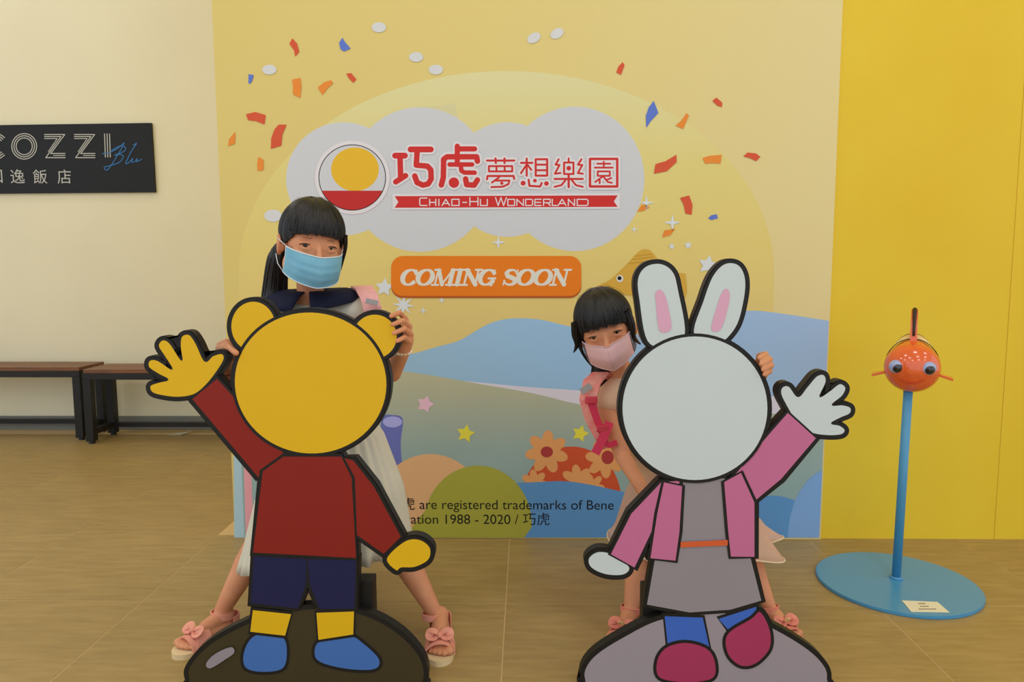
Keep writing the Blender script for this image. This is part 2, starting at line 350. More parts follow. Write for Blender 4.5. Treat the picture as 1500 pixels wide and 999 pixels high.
# lettering: white halo, then red strokes
lo_, ls_ = (560, 190), 4.161
big = [([(78, 158), (138, 158)], 36), ([(108, 158), (112, 300)], 34), ([(82, 318), (142, 280)], 34), ([(172, 120), (296, 120)], 36), ([(213, 125), (207, 216), (275, 222), (296, 245), (298, 300), (280, 330), (248, 338), (212, 322), (198, 282)], 34),
       ([(457, 100), (457, 212)], 32), ([(457, 117), (563, 117)], 32), ([(360, 337), (372, 290), (374, 180), (395, 165), (575, 165), (580, 192)], 34), ([(410, 212), (548, 212)], 28), ([(478, 212), (482, 250), (500, 261), (563, 262)], 28), ([(436, 322), (437, 323)], 64), ([(508, 300), (514, 335), (560, 338), (580, 306)], 34)]
sm = [([(638, 188), (805, 188)], 13), ([(690, 175), (692, 203)], 13), ([(745, 175), (745, 203)], 13), ([(650, 222), (792, 222), (792, 254), (650, 254), (650, 222)], 12), ([(696, 222), (696, 254)], 12), ([(746, 222), (746, 254)], 12),
      ([(638, 302), (642, 282), (800, 282), (804, 300)], 13), ([(712, 290), (668, 322)], 12), ([(690, 310), (775, 310), (768, 332), (735, 347), (665, 350)], 12), ([(728, 326), (729, 327)], 20),
      ([(845, 202), (915, 202)], 13), ([(880, 176), (880, 280)], 13), ([(876, 218), (845, 265)], 12), ([(886, 215), (908, 245)], 12), ([(935, 180), (1005, 180), (1005, 280), (935, 280), (935, 180)], 13), ([(935, 213), (1005, 213)], 12), ([(935, 247), (1005, 247)], 12), ([(858, 326), (859, 326)], 30), ([(930, 310), (931, 311)], 22), ([(1000, 328), (1001, 328)], 28), ([(892, 305), (897, 342), (962, 346), (972, 325)], 13),
      ([(1075, 180), (1056, 213), (1080, 215), (1052, 268), (1086, 264)], 12), ([(1214, 180), (1192, 213), (1219, 215), (1192, 264), (1222, 268)], 12), ([(1108, 200), (1165, 200), (1165, 270), (1108, 270), (1108, 200)], 12), ([(1136, 234), (1137, 235)], 28), ([(1136, 175), (1136, 198)], 12), ([(1050, 300), (1222, 300)], 13), ([(1136, 276), (1136, 350)], 14), ([(1120, 303), (1092, 338), (1050, 348)], 12), ([(1152, 303), (1180, 338), (1222, 348)], 12),
      ([(1266, 178), (1432, 178), (1432, 346), (1266, 346), (1266, 178)], 15), ([(1310, 207), (1390, 207)], 11), ([(1350, 195), (1350, 230)], 11), ([(1295, 231), (1405, 231)], 11), ([(1313, 254), (1387, 254), (1387, 281), (1313, 281), (1313, 254)], 11), ([(1345, 284), (1298, 318)], 11), ([(1325, 300), (1325, 326)], 11), ([(1350, 288), (1374, 318), (1400, 324)], 11), ([(1396, 294), (1368, 306)], 11)]
halo = []; redl = []
for grp in (big, sm):
    for pts, wd in grp:
        q = crop(pts, lo_, ls_); redl += stroke_polys(q, wd/ls_); halo += stroke_polys(q, (wd+26)/ls_)
halo.append(crop([(62, 392), (1450, 388), (1450, 482), (62, 488)], lo_, ls_))
prt('lettering_halo', halo, mp_('print_halo', 216, 210, 210), 13)
prt('lettering', redl, mp_('print_lettering', 198, 46, 42), 14)
prt('ribbon_print', [crop([(75, 405), (1435, 400), (1412, 437), (1435, 470), (75, 476), (98, 440)], lo_, ls_)], mp_('print_lettering', 198, 46, 42), 14)
GL = {'C': [[(1, .05), (.12, .05), (0, .2), (0, .85), (.12, 1), (1, 1)]], 'H': [[(0, 0), (0, 1)], [(1, 0), (1, 1)], [(0, .5), (1, .5)]], 'I': [[(.5, 0), (.5, 1)]],
      'A': [[(0, 1), (.5, 0), (1, 1)], [(.2, .68), (.8, .68)]], 'O': [[(0, 0), (1, 0), (1, 1), (0, 1), (0, 0)]], '-': [[(0, .5), (1, .5)]], 'U': [[(0, 0), (0, 1), (1, 1), (1, 0)]],
      'W': [[(0, 0), (.25, 1), (.5, 0), (.75, 1), (1, 0)]], 'N': [[(0, 1), (0, 0), (1, 1), (1, 0)]], 'D': [[(0, 0), (.85, 0), (1, .15), (1, .85), (.85, 1), (0, 1), (0, 0)]],
      'E': [[(1, 0), (0, 0), (0, 1), (1, 1)], [(0, .5), (.9, .5)]], 'R': [[(0, 1), (0, 0), (1, 0), (1, .55), (0, .55)], [(.55, .55), (1, 1)]], 'L': [[(0, 0), (0, 1), (1, 1)]]}
lay = [('C', 228, 272, 414), ('H', 289, 326, 424), ('I', 338, 352, 424), ('A', 364, 410, 424), ('O', 424, 468, 424), ('-', 490, 514, 424), ('H', 534, 583, 414), ('U', 598, 640, 424), ('W', 690, 756, 414), ('O', 765, 806, 424), ('N', 820, 860, 424), ('D', 874, 916, 424), ('E', 930, 968, 424), ('R', 983, 1024, 424), ('L', 1036, 1066, 424), ('A', 1072, 1120, 424), ('N', 1134, 1172, 424), ('D', 1188, 1254, 424)]
ww = []
for ch, x0, x1, y0 in lay:
    for s in GL[ch]: ww += stroke_polys(crop([(x0+(x1-x0)*a, y0+(462-y0)*b) for a, b in s], lo_, ls_), 6.5/ls_)
prt('ribbon_lettering', ww, mp_('print_halo', 216, 210, 210), 15)
# plain round emblem beside the lettering (blank stand-in)
prt('emblem_halo', [ellipse(516, 260, 55, 54)], mp_('print_halo', 216, 210, 210), 13)
prt('emblem_ring', [ellipse(516, 260, 49.5, 48.5)], mp_('print_black', 24, 22, 24), 14)
prt('emblem_field', [ellipse(516, 260, 48.3, 47.3)], mp_('print_cloud', 198, 199, 200), 15)
prt('emblem_disc', [ellipse(520, 248, 35, 32)], mp_('print_emblem_yellow', 222, 176, 44), 16)
prt('emblem_band', [[(516+48.3*math.cos(t), 260+47.3*math.sin(t)) for t in (.42+(PI-.84)*i/24 for i in range(25))]], mp_('print_emblem_red', 186, 44, 42), 17)
# COMING SOON badge
def rrect(x0, y0, x1, y1, r, n=8):
    o = []
    for cx, cy, a in ((x1-r, y0+r, -PI/2), (x1-r, y1-r, 0), (x0+r, y1-r, PI/2), (x0+r, y0+r, PI)):
        o += [(cx+r*math.cos(a+PI/2*k/n), cy+r*math.sin(a+PI/2*k/n)) for k in range(n+1)]
    return o
prt('badge_edge_print', [rrect(573, 378, 851.5, 436.5, 17)], mp_('print_badge_edge', 176, 84, 30), 14)
prt('badge_print', [rrect(573, 375, 851.5, 433.5, 17)], mp_('print_badge', 238, 120, 22), 15)
def arc(cx, cy, rx, ry, a0, a1, thick, thin, n=22):
    pts = []; ws = []
    for i in range(n+1):
        a = math.radians(a0+(a1-a0)*i/n); pts.append((cx+rx*math.cos(a), cy-ry*math.sin(a))); ws.append(thin+(thick-thin)*abs(math.cos(a))**1.3)
    return pts, ws
SER = .12
def bar(x0, x1, y): return ([(x0, y), (x1, y)], SER)
SG = {'C': [arc(.55, .5, .42, .44, 38, 318, .30, .12), ([(.88, .08), (.88, .34)], .09)], 'O': [arc(.5, .5, .40, .44, 0, 360, .30, .12)],
      'G': [arc(.52, .5, .42, .44, 38, 330, .30, .12), ([(.86, .08), (.86, .34)], .09), ([(.84, .58), (.84, .95)], .17), bar(.6, 1.0, .56)],
      'I': [([(.5, .08), (.5, .92)], .26), bar(.1, .9, .05), bar(.1, .9, .95)],
      'N': [([(.2, .08), (.2, .92)], .12), ([(.2, .08), (.8, .92)], .27), ([(.8, .08), (.8, .92)], .12), bar(.02, .3, .05), bar(.04, .36, .95), bar(.64, 1.0, .05)],
      'M': [([(.17, .08), (.17, .92)], .11), ([(.2, .08), (.48, .92)], .24), ([(.48, .92), (.8, .08)], .11), ([(.82, .08), (.82, .92)], .26), bar(.03, .26, .05), bar(.03, .32, .95), bar(.76, .98, .05), bar(.66, .98, .95)],
      'S': [([(.82, .3), (.7, .1), (.5, .055), (.28, .1), (.2, .26), (.3, .42), (.52, .5), (.76, .6), (.84, .76), (.74, .9), (.5, .945), (.28, .88), (.16, .7)], [.10, .11, .13, .18, .26, .28, .28, .28, .26, .18, .13, .11, .10]), ([(.84, .06), (.83, .32)], .08), ([(.15, .68), (.15, .95)], .08)]}
cs = []
for ch, x0, x1 in (('C', 587, 611), ('O', 610, 636), ('M', 634, 667), ('I', 664, 680), ('N', 677, 704), ('G', 701, 726), ('S', 736, 760), ('O', 757, 784), ('O', 782, 809), ('N', 807, 834)):
    for pts, wd in SG[ch]:
        q = [(x0+(x1-x0)*a+(.5-b)*6, 394+24.5*b) for a, b in pts]
        k = 24.5
        cs += stroke_polys(q, [v*k for v in wd] if isinstance(wd, list) else wd*k)
prt('badge_lettering', cs, mp_('print_badge_letters', 216, 212, 196), 16)
# legal line in black
def text_mesh(name, s, u0, u1, vb, Y, mt, parent, hpx=None):
    cu = bpy.data.curves.new('t', 'FONT'); cu.body = s; cu.size = 1
    o = bpy.data.objects.new('t', cu); COL.objects.link(o)
    dg = bpy.context.evaluated_depsgraph_get(); me = bpy.data.meshes.new_from_object(o.evaluated_get(dg)); bpy.data.objects.remove(o)
    xs = [v.co.x for v in me.vertices]; x0, x1 = min(xs), max(xs)
    a = P(u0, vb, Y); b = P(u1, vb, Y); k = (b.x-a.x)/(x1-x0)
    ky = k if hpx is None else (P(u0, vb-hpx, Y).z-a.z)/max(v.co.y for v in me.vertices)
    for v in me.vertices: v.co = Vector((a.x+(v.co.x-x0)*k, Y, a.z+v.co.y*ky))
    me.name = name; return link(name, me, mt, parent)
blk = mp_('print_black', 24, 22, 24)
text_mesh('legal_lettering', '虎 are registered trademarks of Bene', 589, 899, 745.5, YW-.00016*13, blk, BD)
text_mesh('legal_lettering', 'ration 1988 - 2020 / 巧虎', 595, 805, 767, YW-.00016*13, blk, BD)

# ------------------------------------------------------------------ dark sign on the far wall
SG_Y = YF-.02
sg = thing('wall_sign', 'black hotel sign with thin silver lettering and blue script on the cream wall', 'sign', P(110, 283, YF))
slabobj('board', [[(-60, 184), (221, 180), (227, 281.5), (-60, 284)]], SG_Y, .019, mat('sign_black', C(25, 25, 24), .5, .3), sg)
so, ss = (0, 150), 4.4
M_sil = mat('silver_letters', C(176, 174, 164), .4, .5)
def ln(pts, wd): return stroke_polys(crop(pts, so, ss), wd/ss)
def raised(name, polys, m): return filmobj(name, polys, SG_Y-.0012, m, sg)
for cx, a0 in ((-30, .75), (156, 0)):
    q = []
    for r in (0, 14, 28): q += ln([(cx+(80-r)*math.cos(t), 283+(82-r)*math.sin(t)) for t in (a0+(2*PI-2*a0)*i/40 for i in range(41))], 6)
    raised('silver_letter', q, M_sil)
for x in (287, 480):
    raised('silver_letter', ln([(x, 207), (x+130, 207), (x+40, 329), (x+132, 329)], 6)+ln([(x, 220), (x+106, 220), (x+8, 356), (x+132, 356)], 6)
           +ln([(x, 233), (x+82, 233)], 5)+ln([(x+58, 342), (x+132, 342)], 5)+ln([(x+82, 233), (x+24, 318)], 5), M_sil)
raised('silver_letter', sum([ln([(x, 203), (x+5, 352)], 6) for x in (674, 690, 706)], []), M_sil)
text_mesh('hotel_characters', '和', -17, 4, 267.2, SG_Y-.001, mat('silver_letters', (0, 0, 0)), sg)
text_mesh('hotel_characters', '逸', 16, 36.5, 267.2, SG_Y-.001, mat('silver_letters', (0, 0, 0)), sg)
text_mesh('hotel_characters', '飯', 49, 69.5, 267.2, SG_Y-.001, mat('silver_letters', (0, 0, 0)), sg)
text_mesh('hotel_characters', '店', 84.5, 104.5, 267.2, SG_Y-.001, mat('silver_letters', (0, 0, 0)), sg)
bs = [[(660, 330), (700, 325), (760, 295), (800, 262), (770, 320), (720, 400), (690, 436), (672, 418), (720, 405), (770, 385), (795, 350), (775, 335), (740, 340), (800, 315), (808, 290), (770, 282), (720, 310)], [(860, 275), (880, 265), (850, 310), (815, 380), (812, 395), (830, 388), (855, 362), (848, 385), (870, 380), (885, 362), (882, 382), (912, 366)]]
filmobj('blue_script', sum([ln([tuple(p) for p in catmull(b, 4, False)], 6) for b in bs], []), SG_Y-.0016, mat('sign_blue', C(52, 108, 164), .5), sg)

# ------------------------------------------------------------------ benches
M_steel = mat('black_steel', C(26, 25, 24), .45, .4)
M_wood = mat('brown_wood', C(128, 84, 52), .45, .4, c2=C(96, 60, 38), vscale=7, stretch=(1, 12, 12))
def bench(x0, x1, y0, y1, label):
    H = .429
    t = thing('bench', label, 'bench', ((x0+x1)/2, (y0+y1)/2, 0), 'benches along the cream wall')
    wdt = (y1-y0-.016)/2
    for k in range(2):
        a = y0+.005+k*(wdt+.006); boxobj('seat_plank', (x0+.004, a, H-.022), (x1-.004, a+wdt, H), M_wood, t, .002)
    bm = bmesh.new()
    for y in (y0, y1-.04): box(bm, (x0, y, H-.058), (x1, y+.04, H-.0225), .002)
    for x in (x0, x1-.04): box(bm, (x, y0+.04, H-.058), (x+.04, y1-.04, H-.0225), .002)
    bmobj('seat_frame', bm, M_steel, t)
    for x in (x0, x1-.045):
        for y in (y0, y1-.045):
            l = boxobj('leg', (x, y, .014), (x+.045, y+.045, H-.058), M_steel, t, .002)
            bm = bmesh.new(); bmesh.ops.create_cone(bm, cap_ends=True, segments=14, radius1=.018, radius2=.014, depth=.014, matrix=Matrix.Translation((x+.022, y+.022, .007))); bmobj('foot_cap', bm, M_steel, l)
        boxobj('end_rail', (x+.005, y0+.045, .05), (x+.04, y1-.045, .08), M_steel, t)
    boxobj('stretcher', (x0+.045, y1-.04, .05), (x1-.045, y1-.01, .078), M_steel, t)
bench(-4.15, -2.575, 4.145, 4.41, 'long brown wooden bench with black steel frame, farther left, cut by the photo edge')
bench(-2.505, -1.16, 4.055, 4.32, 'brown wooden bench with black steel frame beside the backdrop, behind the raised yellow hand')
bm = bmesh.new(); c = FL(262, 636)
vs = [bm.verts.new(c+Vector(v)) for v in ((-.06, -.02, .001), (.03, -.03, .002), (.07, .02, .014), (.0, .03, .002), (-.02, .03, .001))]; bm.faces.new(vs)
g = bmesh.ops.extrude_face_region(bm, geom=bm.faces[:])
for v in [v for v in g['geom'] if isinstance(v, bmesh.types.BMVert)]: v.co.z += .002
tag(bmobj('paper_scrap', bm, mat('paper_white', C(188, 180, 156), .8), None, (c.x, c.y, 0)), 'small crumpled white paper scrap on the floor under the right bench', 'paper')

# ------------------------------------------------------------------ orange fish sculpture on its stand
bc = Vector((1.177, 2.268, 0))
M_blue = mat('blue_enamel', C(70, 142, 182), .35, .5, coat=.2)
bpy.context.view_layer.update(); ft = thing('fish_sculpture', 'glossy orange clownfish sculpture on a blue pole with round blue base', 'sculpture', bc)
bm = bmesh.new(); bmesh.ops.create_cone(bm, cap_ends=True, segments=96, radius1=.237, radius2=.237, depth=.010, matrix=Matrix.Translation((1.173, 2.255, .005)))
bmesh.ops.bevel(bm, geom=[e for e in bm.edges if not e.is_manifold or len(e.link_faces[0].verts) > 10 or len(e.link_faces[1].verts) > 10], offset=.002, segments=2, affect='EDGES')
bmobj('base_plate', bm, M_blue, ft)
fc = P(1336, 538, 2.277)
tubeobj('pole', [(bc.x+.005, 2.277, .009), (bc.x+.012, 2.277, fc.z-.05)], .0135, M_blue, ft, 20)
tubeobj('pole_collar', [(bc.x+.005, 2.277, .009), (bc.x+.005, 2.277, .016)], .02, M_blue, ft, 20)
M_or = mat('orange_gloss', C(232, 96, 42), .16, .5, var=.08, vscale=10, coat=.6)
M_band = mat('cream_gloss', C(228, 196, 150), .2, .5, coat=.5); M_fin = mat('fin_dark', C(58, 40, 18), .3)
bm = bmesh.new()
S = .079
nr, ns = 26, 40; prev = None
prof = [(-1.0, 0), (-.97, .22), (-.88, .48), (-.72, .72), (-.5, .89), (-.22, .985), (0, 1), (.35, .97), (.8, .88), (1.3, .72), (1.8, .5), (2.2, .3), (2.45, .2), (2.55, .12)]
for i, (y, r) in enumerate(prof):
    if r == 0: tip = bm.verts.new(fc+Vector((0, y*S*.9, -.012))); continue
    ring = []
    for k in range(ns):
        a = 2*PI*k/ns; zz = math.sin(a)*r*.97*S; xx = math.cos(a)*r*S*(1-max(0, y)*.16)
        if y < -.4 and zz < 0 and abs(zz) > .25*S: zz *= 1.02
        zz += max(0, math.sin(a))*.024*max(0, min(y, 1.0)); dy = .006*math.exp(-((zz+.032)/.005)**2)*(1 if y < -.3 and math.sin(a) < 0 else 0)      # mouth crease
        ring.append(bm.verts.new(fc+Vector((xx, y*S*.9+dy, zz))))
    if prev is None:
        for k in range(ns): bm.faces.new((tip, ring[k-1], ring[k]))
    else:
        for k in range(ns): bm.faces.new((prev[k-1], prev[k], ring[k], ring[k-1]))
    prev = ring
bm.faces.new(prev); bmesh.ops.recalc_face_normals(bm, faces=bm.faces)
fb = bmobj('fish_body', bm, M_or, ft, smooth=True)
q = []
for i in range(21):
    x = -.036+.072*i/20; z = -.040+.012*(x/.036)**2; y = -S*.9*math.sqrt(max(.05, 1-(x/S)**2-(z/(.97*S))**2))-.001; q.append(fc+Vector((x, y-.0015, z)))
tubeobj('mouth', q, [.0006+.0016*math.sin(PI*i/20) for i in range(21)], mat('orange_dark', C(186, 62, 28), .3), fb, 8)
# cream band behind the head with dark edge lines
def fish_ring(name, y0, y1, pad, mt):
    bm = bmesh.new(); pr = None
    for i in range(5):
        y = y0+(y1-y0)*i/4; r = 1-.02*y*y-.04*max(0, y)
        ring = [bm.verts.new(fc+Vector((math.cos(a)*(r*S*(1-max(0, y)*.16)+pad*.4), y*S*.9+.012*math.sin(a), math.sin(a)*(r*.97*S+pad*.5)+max(0, math.sin(a))*.024*y))) for a in (2*PI*k/48 for k in range(48))]
        if pr:
            for k in range(48): bm.faces.new((pr[k-1], pr[k], ring[k], ring[k-1]))
        pr = ring
    o = bmobj(name, bm, mt, ft, smooth=True); md = o.modifiers.new('s', 'SOLIDIFY'); md.thickness = .002; md.offset = -1
fish_ring('cream_band', .34, .95, .003, M_band); fish_ring('band_edge', .28, .34, .0034, M_fin); fish_ring('band_edge', .95, 1.0, .0032, M_fin)
bm = bmesh.new()
fin = [(.15, .7), (.3, 1.4), (.5, 1.95), (.75, 2.22), (1.05, 2.15), (1.4, 1.6), (1.7, 1.0), (1.75, .5)]
for sx in (-1, 1): pass
vf = []
for sx in (-1, 1): vf.append([bm.verts.new(fc+Vector((sx*(.013 if z < .8 else .0095), y*S*.9, z*S))) for y, z in catmull(fin, 4, False)])
n = len(vf[0]); bm.faces.new(vf[0]); bm.faces.new(vf[1][::-1])
for i in range(n): bm.faces.new((vf[0][i-1], vf[1][i-1], vf[1][i], vf[0][i]))
bmesh.ops.recalc_face_normals(bm, faces=bm.faces)
df = bmobj('dorsal_fin', bm, M_or, ft)
q = catmull(fin[0:5], 4, False)
tubeobj('fin_edge', [fc+Vector((0, y*S*.9-.001, z*S)) for y, z in [tuple(a) for a in q][3:]], [.004+.003*min(1, i/8) for i in range(len(q)-3)], M_fin, df, 10)
for s in (-1, 1):
    bm = bmesh.new()
    a = fc+Vector((s*.070, .0, -.022)); b = fc+Vector((s*.112, -.005, -.032))
    v1 = [bm.verts.new(p) for p in (a+Vector((0, 0, .006)), b+Vector((0, 0, .003)), b+Vector((0, .05, .004)), a+Vector((0, .04, .006)))]
    v2 = [bm.verts.new(v.co-Vector((0, 0, .007))) for v in v1]
    bm.faces.new(v1); bm.faces.new(v2[::-1])
    for i in range(4): bm.faces.new((v1[i-1], v2[i-1], v2[i], v1[i]))
    bmesh.ops.recalc_face_normals(bm, faces=bm.faces); bmesh.ops.bevel(bm, geom=bm.edges[:], offset=.002, segments=2, affect='EDGES')
    bmobj('pectoral_fin', bm, M_or, ft)
    ec = fc+Vector((s*.043, -.050, .006)); dr = Vector((s*.25, -1, .05)).normalized()
    bm = bmesh.new(); ball(bm, ec, .0215); eye = bmobj('eye', bm, mat('eye_ring', C(150, 165, 205), .2, .5, coat=.5), ft, smooth=True)
    bm = bmesh.new(); ball(bm, ec+Vector((.002, -.0068, -.002)), .0168); bmobj('pupil', bm, mat('eye_black', C(16, 15, 20), .08, .6, coat=.8), eye, smooth=True)
RF = Matrix.Translation(fc-bc) @ Matrix.Rotation(math.radians(-27), 4, 'Z') @ Matrix.Translation(bc-fc)
def turn(o):
    if o.type == 'MESH' and not o.name.startswith(('base_plate', 'pole')): o.data.transform(RF)
    for c_ in o.children: turn(c_)
for o in ft.children: turn(o)
# card on the base plate
cdp = [FL(1321, 880, .0105), FL(1373, 882, .0105), FL(1391, 897.5, .0105), FL(1335, 896.5, .0105)]
bm = bmesh.new(); v1 = [bm.verts.new(p) for p in cdp]; v2 = [bm.verts.new(p+Vector((0, 0, .0012))) for p in cdp]
bm.faces.new(v1[::-1]); bm.faces.new(v2)
for i in range(4): bm.faces.new((v1[i-1], v1[i], v2[i], v2[i-1]))
cc = sum(cdp, Vector())/4
card = tag(bmobj('notice_card', bm, mat('card_cream', C(226, 214, 180), .7), None, cc), 'small white printed card lying on the blue round base', 'card')
bm = bmesh.new()
for u0, u1, v in ((1345, 1356, 884), (1348, 1361, 888), (1346, 1372, 892)):
    n = int((u1-u0)/2.2)
    for k in range(n):
        a = u0+(u1-u0)*k/n; q = [FL(a, v-.7, .0120), FL(a+1.6, v-.7, .0120), FL(a+1.6, v+.8, .0120), FL(a, v+.8, .0120)]
        bm.faces.new([bm.verts.new(p) for p in q])
bmobj('card_print', bm, mat('ink_brown', C(120, 100, 70), .8), card)

# ------------------------------------------------------------------ standing display boards (plain figures)
YP = 1.66; TH = .027
M_edge = mat('board_black', C(22, 20, 17), .5, .35)
def board(label, name, chunks, extra, support, base_x, lw=6):
    loc = Vector((P(base_x, 999, YP).x, YP+TH/2, 0))
    t = thing('display_board', label, 'display board', loc)
    bm = bmesh.new()
    for nm, poly, mt, smooth in chunks:
        poly = [tuple(p)[:2] for p in (catmull(poly, 6) if smooth else poly)]
        slab(bm, offset(poly, lw), YP, TH)
    bmesh.ops.recalc_face_normals(bm, faces=bm.faces)
    for v in bm.verts: v.co.z = max(v.co.z, 0)
    bmobj('backing', bm, M_edge, t)
    lv = 0
    for nm, poly, mt, smooth in chunks:
        lv += 1
        poly = [tuple(p)[:2] for p in (catmull(poly, 6) if smooth else poly)]
        z = lv*.00035
        slabobj(nm+'_outline', [offset(poly, lw*.62)], YP-z-.0001, .0002, M_edge, t)
        o = slabobj(nm, [offset(poly, -lw*.15)], YP-z-.0003, .0003, mt, t)
    for nm, polys, mt in extra:
        lv += 1; slabobj(nm, polys, YP-lv*.00035-.0003, .0003, mt, t)
    for o in t.children:
        if o.type == 'MESH' and nm:
            for v in o.data.vertices: v.co.z = max(v.co.z, .0005)
    boxobj('support', support[0], support[1], M_edge, t, .003)
    return t
mb = lambda n, *c: mat(n, C(*c), .5, .3, var=.015, vscale=5)
yel = mb('board_yellow', 212, 168, 18); redm = mb('board_red', 128, 28, 18); navy = mb('board_navy', 24, 26, 66); sho = mb('board_blue', 62, 104, 168); rock = mb('board_olive', 58, 50, 27); wht = mb('board_white', 190, 199, 198)
LA = [
 ('stand_shape', [(284, 1012), (277, 996), (277, 978), (300, 950), (335, 927), (385, 905), (440, 893), (500, 893), (548, 907), (586, 930), (612, 958), (621, 980), (619, 1000), (608, 1012), (440, 1012)], rock, True),
 ('left_shoe_shape', [(356, 958), (368, 934), (392, 926), (416, 934), (421, 958), (414, 980), (385, 985), (360, 979)], sho, True),
 ('right_shoe_shape', [(462, 945), (480, 934), (512, 930), (535, 944), (556, 966), (548, 981), (505, 980), (465, 968)], sho, True),
 ('left_leg_shape', [(370, 893), (427, 899), (418, 932), (366, 926)], yel, False),
 ('right_leg_shape', [(463, 897), (519, 895), (518, 930), (466, 938)], yel, False),
 ('shorts_leg_shape', [(371, 814), (450, 818), (449, 856), (436, 892), (367, 884)], navy, False),
 ('shorts_leg_shape', [(450, 818), (522, 820), (520, 892), (468, 893), (453, 856)], navy, False),
 ('raised_hand_shape', [(262, 582), (240, 580), (223, 575), (220, 565), (232, 560), (246, 556), (232, 548), (218, 538), (219, 528), (231, 528), (252, 541), (241, 522), (232, 507), (238, 498), (249, 503), (266, 528), (264, 508), (266, 493), (277, 490), (287, 503), (300, 529), (312, 521), (325, 518), (328, 527), (315, 548), (300, 566), (284, 578)], yel, True),
 ('lowered_hand_shape', [(566, 818), (592, 793), (614, 790), (630, 802), (628, 820), (608, 831), (588, 832), (580, 836)], yel, True),
 ('raised_sleeve_shape', [(281, 585), (318, 554), (360, 600), (420, 668), (378, 700)], redm, False),
 ('lowered_sleeve_shape', [(500, 670), (518, 674), (548, 712), (588, 786), (562, 812), (522, 784)], redm, False),
 ('torso_shape', [(384, 690), (415, 668), (500, 668), (516, 700), (522, 818), (370, 810)], redm, False),
 ('left_ear_shape', ellipse(371, 478, 33, 37, 40), yel, False),
 ('right_ear_shape', ellipse(549, 493, 33, 33, 40), yel, False),
 ('head_shape', ellipse(455, 561, 112, 104, 72, .12), yel, False)]
board('black edged display board, blank yellow headed figure in red top and navy shorts', 'a', LA,
      [('stand_patch', [catmull([(302, 972), (315, 958), (338, 948), (343, 956), (330, 966), (308, 979)], 5)], mb('patch_grey', 140, 130, 136))],
      ((P(520, 900, YP+TH).x, YP+TH, 0), (P(547, 900, YP+TH).x, YP+TH+.045, .255)), 450)
pnk = mb('board_pink', 184, 102, 138); gry = mb('board_grey', 138, 130, 134); lav = mb('board_lavender', 146, 136, 142); mag = mb('board_magenta', 158, 50, 86); sck = mb('board_sock', 56, 96, 180); ora = mb('board_orange', 200, 88, 44); ipk = mb('board_inner_pink', 206, 156, 178)
LB = [
 ('stand_shape', [(866, 1012), (857, 998), (857, 980), (874, 958), (915, 932), (965, 908), (1030, 897), (1090, 902), (1140, 924), (1185, 952), (1208, 976), (1212, 995), (1204, 1012), (1030, 1012)], lav, True),
 ('left_sock_shape', [(973, 902), (1030, 904), (1040, 950), (978, 950)], sck, False),
 ('right_sock_shape', [(1052, 906), (1108, 888), (1110, 915), (1068, 925)], sck, False),
 ('left_shoe_shape', [(962, 968), (976, 948), (1005, 941), (1036, 950), (1048, 970), (1044, 994), (1005, 1000), (966, 993)], mag, True),
 ('right_shoe_shape', [(1062, 940), (1070, 924), (1100, 906), (1114, 896), (1128, 922), (1128, 950), (1108, 972), (1086, 976), (1068, 962)], mag, True),
 ('dress_shape', [(1000, 705), (1062, 700), (1066, 790), (1096, 800), (1116, 880), (1070, 894), (1010, 898), (947, 886), (962, 800), (996, 790)], gry, False),
 ('raised_hand_shape', [(1155, 600), (1144, 578), (1146, 567), (1156, 566), (1169, 581), (1182, 567), (1196, 551), (1207, 549), (1210, 560), (1201, 581), (1216, 572), (1230, 562), (1239, 568), (1234, 580), (1219, 593), (1234, 593), (1246, 597), (1245, 606), (1232, 612), (1218, 620), (1230, 623), (1238, 630), (1232, 637), (1210, 638), (1188, 634), (1168, 621)], wht, True),
 ('lowered_hand_shape', [(862, 818), (876, 808), (898, 812), (922, 830), (914, 842), (888, 842), (866, 832)], wht, True),
 ('raised_sleeve_shape', [(1154, 604), (1196, 642), (1145, 702), (1104, 736), (1072, 700), (1108, 656)], pnk, False),
 ('lowered_sleeve_shape', [(968, 706), (998, 704), (968, 752), (930, 832), (894, 812), (924, 752)], pnk, False),
 ('left_jacket_shape', [(972, 706), (1000, 712), (996, 780), (990, 822), (952, 818), (962, 752)], pnk, False),
 ('right_jacket_shape', [(1060, 706), (1086, 692), (1106, 736), (1106, 816), (1070, 816), (1066, 780)], pnk, False),
 ('left_ear_shape', [(948, 500), (936, 440), (934, 408), (946, 390), (968, 386), (986, 398), (994, 425), (1004, 490), (980, 510)], wht, True),
 ('right_ear_shape', [(1016, 490), (1030, 440), (1044, 404), (1062, 386), (1082, 388), (1092, 408), (1090, 440), (1078, 480), (1050, 505)], wht, True),
 ('head_shape', ellipse(1018, 598, 107, 106, 72), wht, False)]
board('black edged display board, blank white long eared figure in pink jacket and grey dress', 'b', LB,
      [('inner_ear_shape', [catmull([(966, 484), (961, 445), (960, 430), (966, 424), (974, 432), (980, 455), (983, 482)], 5)], ipk),
       ('inner_ear_shape', [catmull([(1042, 482), (1050, 450), (1058, 428), (1065, 423), (1069, 432), (1066, 452), (1056, 482)], 5)], ipk),
       ('belt_shape', [[(997, 794), (1066, 791), (1066, 799), (997, 802)]], ora)],
      ((P(941, 900, YP+TH).x, YP+TH, 0), (P(975, 900, YP+TH).x, YP+TH+.045, .24)), 1035)

